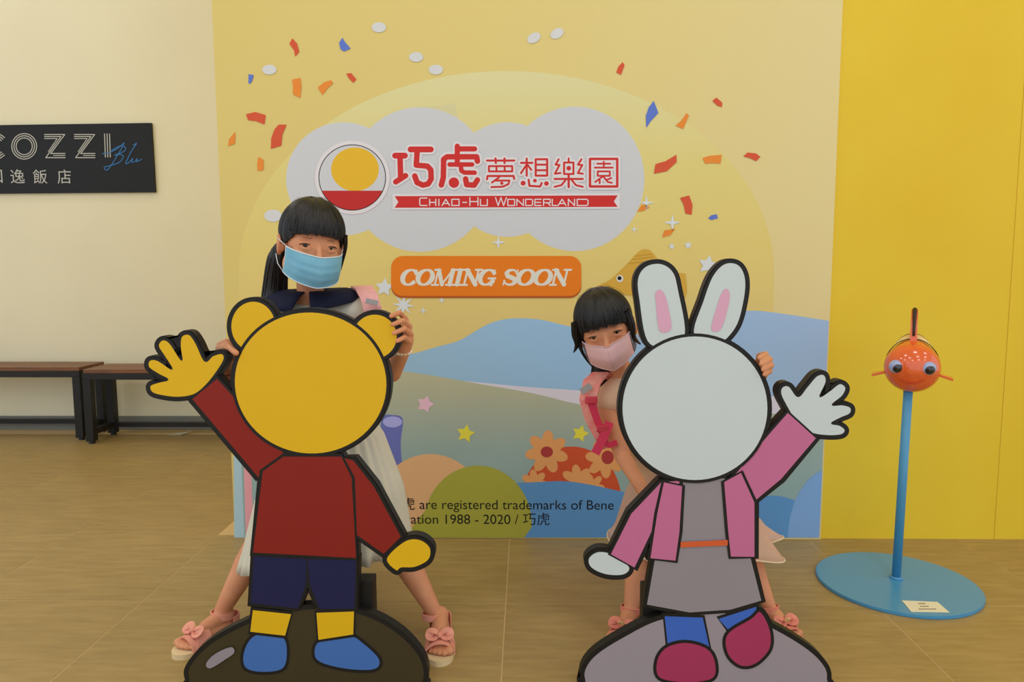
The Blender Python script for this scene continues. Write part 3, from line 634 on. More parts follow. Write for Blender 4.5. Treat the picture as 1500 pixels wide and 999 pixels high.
# ------------------------------------------------------------------ people
def skin_material():
    m = mat('skin', C(208, 145, 106), .5, .35, c2=C(196, 130, 92), vscale=14, bump=.08, bscale=300)
    b = m.node_tree.nodes['Principled BSDF']; b.inputs['Subsurface Weight'].default_value = .12
    b.inputs['Subsurface Radius'].default_value = (.01, .004, .002); b.inputs['Subsurface Scale'].default_value = .6
    return m
M_skin = skin_material()
M_hair = mat('black_hair', C(24, 20, 17, .9), .38, .45, c2=C(14, 12, 11, .9), vscale=60, stretch=(1, 1, .05))
M_nail = mat('nail', C(206, 150, 126), .35, .5)

def head_frame(u, v, Y, yaw, pitch, roll, s=1.0):
    """yaw>0 turns the face to the viewer's right; roll>0 tips the crown to the viewer's right"""
    return Matrix.Translation(P(u, v, Y)) @ Matrix.Rotation(roll, 4, 'Y') @ Matrix.Rotation(yaw, 4, 'Z') @ Matrix.Rotation(pitch, 4, 'X') @ Matrix.Scale(s, 4)
EYE_UP = ((-.0150, -.0012), (-.010, .0022), (-.004, .0042), (.003, .0048), (.010, .0038), (.0165, .0010))
EYE_LOW = ((-.0150, -.0014), (-.008, -.0034), (0, -.0042), (.008, -.0034), (.0165, .0004))
def head_prims(bm, H):
    def el(c, r, rz=0): ball(bm, Vector((0, 0, 0)), 1, H @ Matrix.Translation(c) @ Matrix.Rotation(rz, 4, 'Z') @ Matrix.Diagonal((*r, 1)))
    def cp(a, b, ra, rb=None): cap(bm, H @ Vector(a), H @ Vector(b), ra, rb)
    el((0, .012, .028), (.071, .086, .074)); el((0, -.018, -.030), (.058, .060, .064)); el((0, -.048, -.078), (.022, .022, .020))
    el((0, -.022, .0), (.064, .055, .055))
    for s in (-1, 1):
        el((s*.034, -.046, -.030), (.027, .027, .030)); el((s*.050, -.005, -.055), (.018, .03, .028))
        el((s*.075, .014, -.014), (.007, .016, .026), s*.45); el((s*.070, .008, -.014), (.008, .010, .016))
        # helix of the ear
        pts = [(s*(.077+.004*math.sin(t)), .012+.014*math.cos(t)*1.1, -.012+.024*math.sin(t)) for t in (PI*(-.45+1.35*i/8) for i in range(9))]
        for a, b in zip(pts, pts[1:]): cp(a, b, .0034)
        # lids
        up = [(s*(.0295+e), -.0712+abs(e)*.28+(.005 if e > .01 else 0), z+.0036) for e, z in EYE_UP]
        lw = [(s*(.0295+e), -.0698+abs(e)*.28+(.005 if e > .01 else 0), z-.0036) for e, z in EYE_LOW]
        for a, b in zip(up, up[1:]): cp(a, b, .0042)
        for a, b in zip(lw, lw[1:]): cp(a, b, .0036)
    cp((0, -.072, .004), (0, -.086, -.024), .007, .008); el((0, -.088, -.027), (.011, .009, .008))
    el((-.009, -.083, -.029), (.007, .007, .006)); el((.009, -.083, -.029), (.007, .007, .006))
    el((0, -.078, -.052), (.020, .008, .006)); el((0, -.076, -.060), (.017, .008, .006))
def head_parts(H, person):
    for s in (-1, 1):
        ec = Vector((s*.0295, -.0575, .0))
        bm = bmesh.new(); ball(bm, H @ ec, .0128); e = bmobj('eye', bm, mat('eye_white', C(206, 192, 182), .25, .5), person, smooth=True)
        bm = bmesh.new(); gz = (CAM-H @ ec).normalized(); ball(bm, H @ ec+gz*.0050, .0094); bmobj('iris', bm, mat('iris_dark', C(26, 14, 10), .12, .6), e, smooth=True)
        bm = bmesh.new()
        tube(bm, [H @ Vector((s*(.0295+e), -.0745+abs(e)*.28+(.005 if e > .01 else 0), z+.0002)) for e, z in EYE_UP], [.0004, .0008, .0011, .0013, .0013, .0007], 8)
        bmobj('eyelashes', bm, M_hair, person, smooth=True)
        bm = bmesh.new()
        tube(bm, [H @ Vector((s*(.030+dx), -.0795+.012*abs(dx)/.016*1.0+(.004 if dx > .01 else 0), (.0175+.0022*math.cos(dx/.018*1.4)))) for dx in (-.012, -.006, 0, .006, .012)], [.0003, .0007, .0009, .0007, .0003], 8)
        bmobj('eyebrow', bm, mat('brow_hair', C(112, 70, 48), .7), person, smooth=True)
def hair_cap(H, name, person, fringe, side, back, seed, ears=True, part=0.0, jag=.004):
    rnd = random.Random(seed); n = 420; m = 26
    bm = bmesh.new(); rings = []
    ctr = Vector((0, .013, .030)); R = Vector((.0805, .0985, .087))
    jit = [0]*n
    for k in range(n): jit[k] = .6*(jit[k-1] if k else 0)+rnd.uniform(-1, 1)
    low = []
    for k in range(n):
        a = -PI+2*PI*k/n            # 0 = face
        d = abs(math.degrees(a))
        sx = 1 if a > 0 else -1
        sd = side[0] if sx < 0 else side[1]
        if d < 48: z = fringe+.006*(d/48)**2*-1
        elif d < 72: z = fringe-.006+(sd-fringe+.006)*((d-48)/24)**.7
        elif d < 88: z = sd
        elif d < 108 and ears: z = sd+(.012-sd)*math.sin((d-88)/20*PI)**.6 if sd < .012 else sd
        else: z = sd+(back-sd)*min(1, (d-(108 if ears else 88))/35)
        low.append(z+jit[k]*jag*.5+(jag*.8*math.sin(k*1.7) if d < 60 else 0)*.5)
    top = bm.verts.new(H @ Vector((0, .013, .117))); hc = H @ ctr
    zt = R.z+.030
    for j in range(1, m+1):
        t = j/m; ring = []
        for k in range(n):
            a = -PI+2*PI*k/n; zl = low[k]
            # angle from pole down to zl
            cz = max(-1, min(1, (zl-ctr.z)/R.z)); pm = math.acos(cz); ph = pm*t
            rr = math.sin(ph); z = ctr.z+R.z*math.cos(ph)
            rr = max(rr, .97*math.sin(min(ph, PI/2))) if ph > PI/2 and abs(a) < 1.2 else rr
            rip = 1+.012*math.sin(k*2.1+jit[k]*1.2)*min(1, t*3)+.006*jit[k]*t
            if t > .97 : rip -= .012
            x = R.x*rr*math.sin(a)*rip; y = ctr.y-R.y*rr*math.cos(a)*rip
            if part and j < 14:      # parting groove on the crown
                g = math.exp(-((x-part)/.0035)**2)*(1 if -PI*.5 < a < PI*.5 else 0); z -= .003*g
            ring.append(bm.verts.new(H @ Vector((x, y, z))))
        rings.append(ring)
    for k in range(n): bm.faces.new((top, rings[0][k-1], rings[0][k]))
    for a, b in zip(rings, rings[1:]):
        for k in range(n): bm.faces.new((a[k-1], b[k-1], b[k], a[k]))
    bmesh.ops.recalc_face_normals(bm, faces=bm.faces)
    # fly-away strands and fringe tips
    for i in range(110):
        a = rnd.uniform(-1.0, 1.0); z0 = rnd.uniform(.045, .085)
        pts = []
        for t in range(6):
            z = z0+(fringe-rnd.uniform(.0, .006)-z0)*t/5; q = max(0, 1-((z-ctr.z)/R.z)**2)**.5
            sc = .975+.035*min(1, t/2.5); pts.append(H @ Vector((R.x*q*math.sin(a)*sc, ctr.y-R.y*q*math.cos(a)*sc, z)))
            a += rnd.uniform(-.012, .012)
        tube(bm, pts, [.0004, .0009, .0009, .0009, .0007, .0003], 5)
    for i in range(26):
        a = rnd.uniform(-2.6, 2.6); ph = rnd.uniform(.05, .5); l = rnd.uniform(.3, .8); pts = []
        for t in range(6):
            q = ph+l*t/5; lift = 1.0+.05*math.sin(t/5*PI*rnd.uniform(.7, 1.0))
            pts.append(H @ Vector((R.x*math.sin(q)*math.sin(a)*lift, ctr.y-R.y*math.sin(q)*math.cos(a)*lift, ctr.z+R.z*math.cos(q)*lift)))
        tube(bm, pts, [.0003]*6, 4)
    # the cap turns inward at its rim so that it has thickness
    rim = rings[-1]; inner = [bm.verts.new(v.co+(hc-v.co)*.07) for v in rim]
    for k in range(n): bm.faces.new((rim[k-1], rim[k], inner[k], inner[k-1]))
    o = bmobj(name, bm, M_hair, person, smooth=True)
    return o
def lock(name, pts, rads, person, seed, flat=.6, n=40):
    """a tied bunch or lock of hair: strand bundle along a path"""
    rnd = random.Random(seed); bm = bmesh.new()
    path = [Vector(p) for p in catmull(pts, 5, False)]
    rr = [rads[0]+(rads[-1]-rads[0])*0]*len(path)
    L = len(path)-1
    def rad(t):
        x = t*(len(rads)-1); i = min(int(x), len(rads)-2); return rads[i]+(rads[i+1]-rads[i])*(x-i)
    tube(bm, path, [max(.0008, rad(i/L)*.86) for i in range(L+1)], 16)
    for s in range(n):
        a = rnd.uniform(0, 2*PI); q = rnd.uniform(.7, 1.0); sp = []; tr = []
        end = rnd.uniform(.8, 1.0); w0 = rnd.uniform(-.6, .6)
        for i in range(L+1):
            t = i/L
            if t > end: break
            r = rad(t)*q; aa = a+w0*t
            sp.append(path[i]+Vector((math.cos(aa)*r, math.sin(aa)*r*.8, math.sin(aa)*r*.3))); tr.append(.0028*(1-t*.7))
        if len(sp) > 2: tube(bm, sp, tr, 5)
    return bmobj(name, bm, M_hair, person, smooth=True)

def mask_mesh(H, person, style, mt, trim):
    nu, nv = 44, 26; bm = bmesh.new(); g = []
    def pos(u, v):     # u -1..1 across, v 0 top .. 1 bottom
        au = abs(u)
        x = .069*math.sin(u*PI/2*.93)/math.sin(PI/2*.93)
        if style == 'pleated':
            y = -.103+.082*(1-math.cos(au*PI/2*.95))**1.12; zt = -.022+.012*au; zb = -.098+.024*au**1.3
            y += .020*max(0, v-.55)**1.4*(1-au*.4)*1.6-.004*math.sin(v*PI)
            y -= .0014*(abs(((v*4) % 1)-.5)*2-.5)*(1 if .2 < v < .95 else 0)
        else:
            y = -.107+.087*au**1.55; zt = -.020+.010*au+(-.004 if au < .1 else 0); zb = -.094+.030*au
            y += .026*max(0, v-.5)**1.4*1.6-.005*math.sin(v*PI)*(1-au)
        if v < .15: y += .002*(1-v/.15)*(1-au)
        return Vector((x, y, zt+(zb-zt)*v))
    for i in range(nu+1):
        g.append([bm.verts.new(H @ pos(-1+2*i/nu, j/nv)) for j in range(nv+1)])
    for i in range(nu):
        for j in range(nv): bm.faces.new((g[i][j], g[i+1][j], g[i+1][j+1], g[i][j+1]))
    o = bmobj('face_mask', bm, mt, person, smooth=True)
    md = o.modifiers.new('s', 'SOLIDIFY'); md.thickness = .0015; md.offset = 0
    fv = Vector((0, -.0012, 0))
    for pts in ([pos(-1+2*i/30, 0)+fv for i in range(31)], [pos(-1+2*i/30, 1)+fv for i in range(31)], [pos(-1, j/10)+fv for j in range(11)], [pos(1, j/10)+fv for j in range(11)]):
        tubeobj('edge_trim', [H @ p for p in pts], .0016, trim, o, 6)
    for s in (-1, 1):
        for v, ez in ((0.0, .004), (1.0, -.036)):
            a = pos(s, v); b = Vector((s*.083, .012, ez)); mid = (a+b)/2+Vector((s*.004, 0, -.002 if v else .003))
            tubeobj('ear_loop', [H @ p for p in (a, mid, b)], .0011, trim, o, 6)
    return o, pos

def finger(bm, pts, r, nails=None):
    rs = [r*1.08, r, r*.95, r*.86][:len(pts)]; chain(bm, pts, rs)
def hand_grip(bm, wrist, palm, knuckles, mids, tips, thumb, r=.0068):
    """palm behind the board, four fingers bent over its edge, thumb behind"""
    cap(bm, wrist, palm, .017, .020)
    for k, m_, t in zip(knuckles, mids, tips):
        cap(bm, palm, k, .012, r*1.15); finger(bm, [k, m_, (m_+t)/2, t], r)
    chain(bm, [palm, thumb[0], thumb[1]], [.012, .009, .0075])

def foot(bm, heel, toe, ankle, s=1):
    """bare foot on a sole of 1.4 cm: heel and toe are floor points"""
    heel = Vector(heel); toe = Vector(toe); d = (toe-heel).normalized(); sd = Vector((-d.y, d.x, 0)); L = (toe-heel).length
    z = Vector((0, 0, 1)); h0 = .016
    ball(bm, heel+d*L*.12+z*(h0+.022), (.022, .022, .023))
    cap(bm, heel+d*L*.14+z*(h0+.028), Vector(ankle), .021, .021)
    cap(bm, heel+d*L*.15+z*(h0+.045), heel+d*L*.5+z*(h0+.032), .023, .020)
    for k in (-1, 1): cap(bm, heel+d*L*.14+sd*k*.006+z*(h0+.018), heel+d*L*.70+sd*k*.017+z*(h0+.013), .018, .013)
    cap(bm, heel+d*L*.45+z*(h0+.03), heel+d*L*.72+z*(h0+.014), .020, .014)
    offs = (-.026, -.0125, .0005, .0125, .0235); lens = (.955, .965, .94, .91, .87); rr = (.0105, .0076, .0072, .0068, .0064)
    for o_, l_, r_ in zip(offs, lens, rr):
        o_ *= s; cap(bm, heel+d*L*.70+sd*o_*.8+z*(h0+.012), heel+d*(L*l_-r_)+sd*o_+z*(h0+r_), r_*1.05, r_)
def sandal(person, heel, toe, ankle, mt, sole_m, s=1, gem=False):
    heel = Vector(heel); toe = Vector(toe); d = (toe-heel).normalized(); sd = Vector((-d.y, d.x, 0)); L = (toe-heel).length; z = Vector((0, 0, 1))
    pr = [(-.03, 0), (.0, .018), (.12, .026), (.35, .026), (.6, .034), (.8, .038), (.95, .031), (1.04, .014), (1.06, 0)]
    out = [(a, w_) for a, w_ in pr]+[(a, -w_) for a, w_ in pr[-2:0:-1]]
    out = catmull(out, 4); bm = bmesh.new()
    lo = [bm.verts.new(heel+d*L*p.x+sd*p.y*.96) for p in out]; hi = [bm.verts.new(heel+d*L*p.x+sd*p.y+z*.015) for p in out]
    bm.faces.new(lo[::-1]); bm.faces.new(hi)
    for i in range(len(lo)): bm.faces.new((lo[i-1], lo[i], hi[i], hi[i-1]))
    bmesh.ops.recalc_face_normals(bm, faces=bm.faces)
    sa = bmobj('sandal', bm, sole_m, person)
    def band(t, h, wd, w2, lean=0, name='strap'):
        bm = bmesh.new(); pts = []; nr = []
        for k in range(17):
            a = PI*k/16
            pts.append(heel+d*(L*t+lean*math.sin(a))+sd*w2*math.cos(a)+z*(.012+h*math.sin(a))); nr.append(sd*math.cos(a)+z*(math.sin(a)+.01))
        ribbon(bm, pts, nr, wd, .003); return bmobj(name, bm, mt, sa)
    band(.66, .040, .040, .037, -.004); band(.80, .030, .022, .037, .0)
    # ankle strap and heel cup
    a0 = Vector(ankle); c = Vector((a0.x, a0.y, .062)); bm = bmesh.new(); pts = []; nr = []
    for k in range(29):
        a = 2*PI*k/28; pts.append(c+d*.029*math.cos(a)+sd*.027*math.sin(a)+z*.006*math.cos(a)); nr.append(d*math.cos(a)+sd*math.sin(a))
    ribbon(bm, pts, nr, .017, .003); bmobj('ankle_strap', bm, mt, sa)
    bm = bmesh.new(); pts = []; nr = []
    for k in range(15):
        a = PI/2+PI*k/14; pts.append(heel+d*L*.13+d*.03*math.cos(a)+sd*.027*math.sin(a)+z*.036); nr.append(d*math.cos(a)+sd*math.sin(a))
    ribbon(bm, pts, nr, .045, .003); bmobj('heel_cup', bm, mt, sa)
    # bow
    bc_ = heel+d*L*.72+z*.054; bm = bmesh.new()
    for k in (-1, 1):
        o = [bc_, bc_+sd*k*.012+z*.008-d*.004, bc_+sd*k*.024+z*.008-d*.005, bc_+sd*k*.026-z*.003+d*.005, bc_+sd*k*.013-z*.006+d*.004, bc_]
        ribbon(bm, [Vector(p) for p in catmull(o, 4, False)], [Vector((0, -.3, 1))*1.0+Vector((0, 0, 0)) for _ in range(21)], [.009+.012*math.sin(PI*min(i, 20-i)/20) for i in range(21)], .0022)
    bow = bmobj('bow', bm, mt, sa)
    bm = bmesh.new()
    if gem:
        for k in range(7):
            a = 2*PI*k/6; ball(bm, bc_+z*.006+d*.004+(sd*math.cos(a)+d*.4*math.sin(a)+z*.9*math.sin(a))*(.006 if k < 6 else 0), .0032)
    else: cap(bm, bc_+z*.004-d*.006, bc_+z*.002+d*.008, .0052, .005)
    bmobj('bow_centre', bm, mat('gold_bead', C(214, 190, 130), .25, .6, metal=.6) if gem else mt, bow, smooth=True)
    return sa
def skirt(name, rings, mt, person, pleats, amp, n=240, th=.002, ruffle=0, seed=1, hemdrop=None, soft=False):
    """rings: (centre, rx, ry); pleats deepen towards the hem"""
    rnd = random.Random(seed); bm = bmesh.new(); pv = None; ph = [rnd.uniform(-.5, .5) for _ in range(n)]
    M = len(rings)-1; sub = 6; R_ = []
    for i in range(M):
        for k in range(sub):
            t = k/sub; a, b = rings[i], rings[i+1]; R_.append((Vector(a[0]).lerp(Vector(b[0]), t), a[1]+(b[1]-a[1])*t, a[2]+(b[2]-a[2])*t))
    R_.append((Vector(rings[-1][0]), rings[-1][1], rings[-1][2])); T = len(R_)-1
    for i, (c, rx, ry) in enumerate(R_):
        t = i/T; ring = []
        for k in range(n):
            a = 2*PI*k/n; w_ = amp*(.25+.75*t)*(.5*math.sin(a*pleats+.9*math.sin(a*3)) if soft else (2*abs(((k*pleats/n+.15*math.sin(a*3)) % 1)-.5)-.5))
            w_ += ruffle*max(0, t-.85)/.15*math.sin(a*round(pleats*.7)+1.2*math.sin(a*3))
            dz = 0
            if hemdrop: dz = hemdrop(a)*t
            dz += ruffle*.5*max(0, t-.85)/.15*math.sin(a*round(pleats*.7)+1)
            ring.append(bm.verts.new(c+Vector(((rx+w_)*math.cos(a), (ry+w_)*math.sin(a), dz))))
        if pv:
            for k in range(n): bm.faces.new((pv[k-1], pv[k], ring[k], ring[k-1]))
        pv = ring
    hem = [v.co.copy() for v in pv]; hem.append(hem[0].copy())
    bmesh.ops.recalc_face_normals(bm, faces=bm.faces)
    o = bmobj(name, bm, mt, person, smooth=True); md = o.modifiers.new('s', 'SOLIDIFY'); md.thickness = th; md.offset = -1
    if soft: tubeobj('hem_cord', hem, .0022, mat('hem_cord', C(232, 200, 168), .6), o, 6)
    return o

# ================= girl behind the yellow headed board =================
G1 = thing('person', 'taller girl in blue face mask, navy collar and white pleated dress holding the yellow board', 'person', FL(470, 930))
H1 = head_frame(457, 357, 1.86, math.radians(30), math.radians(5), math.radians(7), 1.0)
bm = bmesh.new(); head_prims(bm, H1)
neck = P(455, 432, 1.90)
cap(bm, H1 @ Vector((0, .022, -.055)), neck, .031, .034); cap(bm, neck, P(455, 470, 1.92), .036, .05)
shL, shR = P(402, 466, 1.93), P(522, 458, 1.90)
cap(bm, P(425, 452, 1.92), shL, .034, .030); cap(bm, P(490, 448, 1.91), shR, .034, .030)
chain(bm, [P(458, 490, 1.93), P(462, 560, 1.95), P(468, 640, 1.96)], [.075, .068, .078])
elR, wrR = P(574, 546, 1.81), P(590, 517, 1.745)
chain(bm, [shR, elR, wrR], [.030, .024, .0165])
pR = P(594, 498, 1.725)
hand_grip(bm, wrR, pR, [P(594, 467, 1.722), P(600, 478, 1.722), P(602, 490, 1.722), P(600, 502, 1.722)],
          [P(585, 458, 1.672), P(590, 469.5, 1.668), P(592, 481.5, 1.668), P(592, 494, 1.670)],
          [P(573, 463, 1.647), P(575, 475.5, 1.647), P(577, 488, 1.647), P(582, 499.5, 1.648)], [P(578, 490, 1.735), P(566, 478, 1.728)], r=.0066)
elL, wrL = P(352, 592, 1.86), P(338, 548, 1.765)
chain(bm, [shL, elL, wrL], [.030, .024, .0165])
pL = P(330, 520, 1.735)
cap(bm, wrL, pL, .0165, .019)
for k, m_, t in ((P(322, 505, 1.725), P(332, 500, 1.70), P(348, 506, 1.712)), (P(320, 511, 1.72), P(330, 508, 1.69), P(345, 512, 1.71)), (P(321, 519, 1.72), P(330, 516, 1.68), P(344, 518, 1.705)), (P(325, 526, 1.72), P(333, 524, 1.70), P(345, 526, 1.71))):
    cap(bm, pL, k, .012, .008); finger(bm, [k, m_, (m_+t)/2, t], .0072)
chain(bm, [pL, P(335, 508, 1.69), P(346, 517, 1.648)], [.012, .0085, .0070])
# legs
hipL, hipR = P(432, 672, 1.96), P(505, 672, 1.96)
heel1, toe1 = Vector((-.805, 1.925, 0)), Vector((-.902, 1.787, 0)); an1 = P(326, 893, 1.90)
heel2, toe2 = Vector((-.236, 1.935, 0)), Vector((-.219, 1.762, 0)); an2 = P(634, 893, 1.90)
knL, knR = P(381, 792, 1.94), P(583, 800, 1.94)
chain(bm, [hipL, knL, knL.lerp(an1, .35), an1], [.062, .037, .036, .0215])
chain(bm, [hipR, knR, knR.lerp(an2, .35), an2], [.062, .037, .036, .0215])
foot(bm, heel1, toe1, an1, 1); foot(bm, heel2, toe2, an2, -1)
melt('body', bm, .0030, M_skin, G1, 3)
head_parts(H1, G1)
hair_cap(H1, 'hair', G1, .030, (-.004, .0), -.055, 3, True, part=-.012)
lock('ponytail', [H1 @ Vector((-.045, .085, -.020)), H1 @ Vector((-.062, .085, -.050)), P(402, 428, 1.93), P(400, 460, 1.91), P(408, 500, 1.90), P(412, 540, 1.90)], [.020, .027, .034, .032, .024, .006], G1, 5, n=90)
tubeobj('hair_tie', [H1 @ Vector((-.045, .083, -.022)), H1 @ Vector((-.052, .086, -.034))], [.023, .024], mat('tie_dark', C(40, 30, 40), .7), G1, 16)
lock('side_lock', [H1 @ Vector((.068, -.045, .035)), H1 @ Vector((.073, -.043, .005)), H1 @ Vector((.073, -.035, -.03)), H1 @ Vector((.070, -.034, -.06))], [.005, .004, .0025, .0008], G1, 6, n=8)
M_mask1 = mat('mask_blue', C(122, 176, 196), .7, .2, c2=C(110, 164, 188), vscale=20, bump=.1, bscale=400)
mask_mesh(H1, G1, 'pleated', M_mask1, mat('mask_white', C(206, 212, 210), .7))
# dress
M_dress = mat('white_cloth', C(206, 200, 180), .8, .15, var=.03, vscale=12, bump=.1, bscale=150)
bm = bmesh.new()
chain(bm, [P(457, 484, 1.925), P(462, 560, 1.955), P(468, 600, 1.96)], [.092, .084, .092]); cap(bm, P(425, 456, 1.925), P(404, 468, 1.93), .045, .042); cap(bm, P(488, 452, 1.915), P(520, 458, 1.90), .046, .042)
melt('dress_bodice', bm, .005, M_dress, G1, 6)
def hd(a): return .02-.06*max(0, -math.cos(a))**1.5
skirt('pleated_skirt', [(P(468, 575, 1.96), .092, .085), (P(482, 640, 1.965), .148, .115), (P(483, 720, 1.96), .200, .155), (P(479, 808, 1.965), .238, .180)], M_dress, G1, 34, .014, ruffle=.006, hemdrop=hd)
# sailor collar: navy, split at the front
M_navy = mat('navy_cloth', C(26, 28, 48), .8, .15, bump=.1, bscale=200)
def collar(c0, mt, person, gap):
    bm = bmesh.new(); n = 60; rows = []
    for j in range(7):
        t = j/6; r = []
        for k in range(n+1):
            a = -PI/2+gap*(1+.9*t)+(2*PI-2*gap*(1+.9*t))*k/n
            rx = .043+.088*t; ry = .042+.066*t; z = -.002+.010*math.sin(t*2.2)-.030*t*t-(.026*t if math.sin(a) < 0 else 0)*(-math.sin(a))
            sc = 1+.06*math.sin(a*9)*t*.35
            r.append(bm.verts.new(c0+Vector((rx*math.cos(a)*sc, ry*math.sin(a)*sc, z+.012*max(0, math.cos(a))*t))))
        rows.append(r)
    for p, q in zip(rows, rows[1:]):
        for k in range(n): bm.faces.new((p[k], p[k+1], q[k+1], q[k]))
    bmesh.ops.recalc_face_normals(bm, faces=bm.faces)
    o = bmobj('collar', bm, mt, person, smooth=True); md = o.modifiers.new('s', 'SOLIDIFY'); md.thickness = .004; md.offset = 0
    return o
collar(P(458, 430, 1.915)+Vector((0, 0, .008)), M_navy, G1, .10)
# backpack of the taller girl
M_pk = mat('pink_nylon', C(226, 158, 152), .55, .3, var=.08, vscale=60); M_rf = mat('reflective_grey', C(140, 134, 130), .35, .5)
bm = bmesh.new(); box(bm, P(425, 470, 2.03), P(425, 470, 2.03)+Vector((.22, .09, -.25)), .03)
bp1 = bmobj('backpack', bm, M_pk, G1, smooth=True)
def strap(person, pts, nrm, wd, mt, name='strap', th=.008):
    bm = bmesh.new(); ribbon(bm, pts, nrm, wd, th); return bmobj(name, bm, mt, person)
sp_ = [P(521, 440, 1.99), P(526, 424, 1.95), P(533, 424, 1.90), P(540, 434, 1.862), P(546, 452, 1.845), P(549, 475, 1.845), P(545, 510, 1.86)]
strap(bp1, sp_, [Vector((.2, .4, 1)), Vector((.1, 0, 1)), Vector((.1, -.6, 1)), Vector((.1, -1, .6)), Vector((.1, -1, .2)), Vector((.1, -1, 0)), Vector((.1, -1, 0))], .044, M_pk)
rp = [P(540, 437, 1.850), P(545, 445, 1.838)]
strap(bp1, [P(536, 440.5, 1.826), P(553.5, 444.5, 1.826)], [Vector((.1, -1, .4))]*2, .013, M_rf, 'reflector', .002)
bmm = bmesh.new()
for k in range(16):
    a = 2*PI*k/16; ball(bmm, wrR+Vector((.0195*math.cos(a), .0195*math.sin(a)*.9, .004*math.sin(a)+.003)), .0042)
br = bmobj('bead_bracelet', bmm, mat('bead_yellow', C(226, 196, 140), .4, c2=C(230, 214, 206), vscale=90), G1, smooth=True)
bmm = bmesh.new()
for k in range(16):
    a = 2*PI*k/16; ball(bmm, wrL+Vector((.0195*math.cos(a), .0195*math.sin(a)*.9, .0)), .0036)
bmobj('bead_bracelet', bmm, mat('bead_red', C(140, 40, 40), .4), G1, smooth=True)
M_sand = mat('sandal_pink', C(222, 150, 128), .5, .3); M_sole = mat('sole_cream', C(214, 190, 146), .6)
sandal(G1, heel1, toe1, an1, M_sand, M_sole); sandal(G1, heel2, toe2, an2, M_sand, M_sole)

# ================= smaller girl behind the long eared board =================
G2 = thing('person', 'smaller girl in pink face mask with pink backpack straps peeking around the white eared board', 'person', FL(1010, 905))
H2 = head_frame(887, 482, 2.02, math.radians(-9), math.radians(7), math.radians(-15), 1.0)
bm = bmesh.new(); head_prims(bm, H2)
nk2 = P(915, 556, 2.05)
cap(bm, H2 @ Vector((0, .022, -.055)), nk2, .030, .032); cap(bm, nk2, P(930, 600, 2.06), .034, .05)
s2L, s2R = P(884, 582, 2.06), P(985, 572, 2.05)
cap(bm, P(915, 575, 2.06), s2L, .032, .027); cap(bm, P(950, 570, 2.06), s2R, .034, .027)
chain(bm, [P(938, 610, 2.07), P(965, 670, 2.08), P(1000, 730, 2.08)], [.066, .062, .072])
e2L = P(912, 668, 1.98); w2L = P(948, 728, 1.86)
chain(bm, [s2L, e2L, w2L, P(962, 745, 1.80)], [.027, .023, .016, .018])
for k in range(4): finger(bm, [P(958+k*5, 740+k*3, 1.80), P(966+k*4, 752+k*2, 1.775), P(972+k*4, 762+k, 1.76), P(974+k*4, 768, 1.75)], .0065)
chain(bm, [P(958, 742, 1.81), P(950, 752, 1.785), P(952, 762, 1.765)], [.010, .008, .0065])
e2R = P(1065, 600, 1.90); w2R = P(1108, 560, 1.76)
chain(bm, [s2R, e2R, w2R], [.027, .022, .0155])
p2 = P(1115, 541, 1.728)
hand_grip(bm, w2R, p2, [P(1112, 521, 1.72), P(1119, 526, 1.72), P(1124, 534, 1.72), P(1124, 543, 1.72)],
          [P(1122, 518, 1.695), P(1128.5, 526, 1.690), P(1130.5, 535, 1.688), P(1128, 544, 1.688)],
          [P(1112, 524, 1.652), P(1115, 533, 1.648), P(1117.5, 541, 1.648), P(1120, 548.5, 1.650)], [P(1104, 535, 1.73), P(1094, 523, 1.722)], r=.0064)
h2L, h2R = P(968, 748, 2.08), P(1040, 748, 2.08)
he3, to3 = Vector((.30, 1.965, 0)), Vector((.238, 1.835, 0)); an3 = P(925, 888, 1.945)
he4, to4 = Vector((.660, 1.985, 0)), Vector((.712, 1.86, 0)); an4 = P(1124, 884, 1.955)
k2L, k2R = P(938, 815, 2.03), P(1090, 808, 2.04)
chain(bm, [h2L, k2L, k2L.lerp(an3, .35), an3], [.055, .036, .035, .021])
chain(bm, [h2R, k2R, k2R.lerp(an4, .35), an4], [.055, .036, .035, .021])
foot(bm, he3, to3, an3, 1); foot(bm, he4, to4, an4, -1)
melt('body', bm, .0030, M_skin, G2, 3)
head_parts(H2, G2)
hair_cap(H2, 'hair', G2, .026, (-.020, -.010), -.050, 13, False, jag=.006)
lock('side_lock', [H2 @ Vector((-.070, -.035, .045)), H2 @ Vector((-.080, -.030, .010)), H2 @ Vector((-.084, -.028, -.018)), H2 @ Vector((-.100, -.030, -.036))], [.012, .010, .006, .0012], G2, 16, n=24)
lock('side_lock', [H2 @ Vector((-.074, -.010, .010)), H2 @ Vector((-.078, -.020, -.030)), H2 @ Vector((-.070, -.018, -.070)), H2 @ Vector((-.058, -.010, -.10))], [.006, .004, .002, .0006], G2, 17, n=7)
lock('side_lock', [H2 @ Vector((.070, -.035, .045)), H2 @ Vector((.074, -.040, .005)), H2 @ Vector((.070, -.040, -.030)), H2 @ Vector((.082, -.02, -.060))], [.012, .011, .008, .002], G2, 18, n=20)
lock('hair_bunch', [H2 @ Vector((-.02, .075, -.030)), P(884, 540, 2.10), P(872, 572, 2.12), P(866, 600, 2.12)], [.030, .034, .028, .006], G2, 19, n=50)
M_mask2 = mat('mask_pink', C(218, 176, 176), .7, .2, var=.02, vscale=30)
mk, mpos = mask_mesh(H2, G2, 'folded', M_mask2, mat('mask_pink_trim', C(206, 170, 172), .7))
M_mk3 = mat('mask_grey_pattern', C(128, 118, 126), .7, .2, c2=C(88, 82, 96), vscale=140)
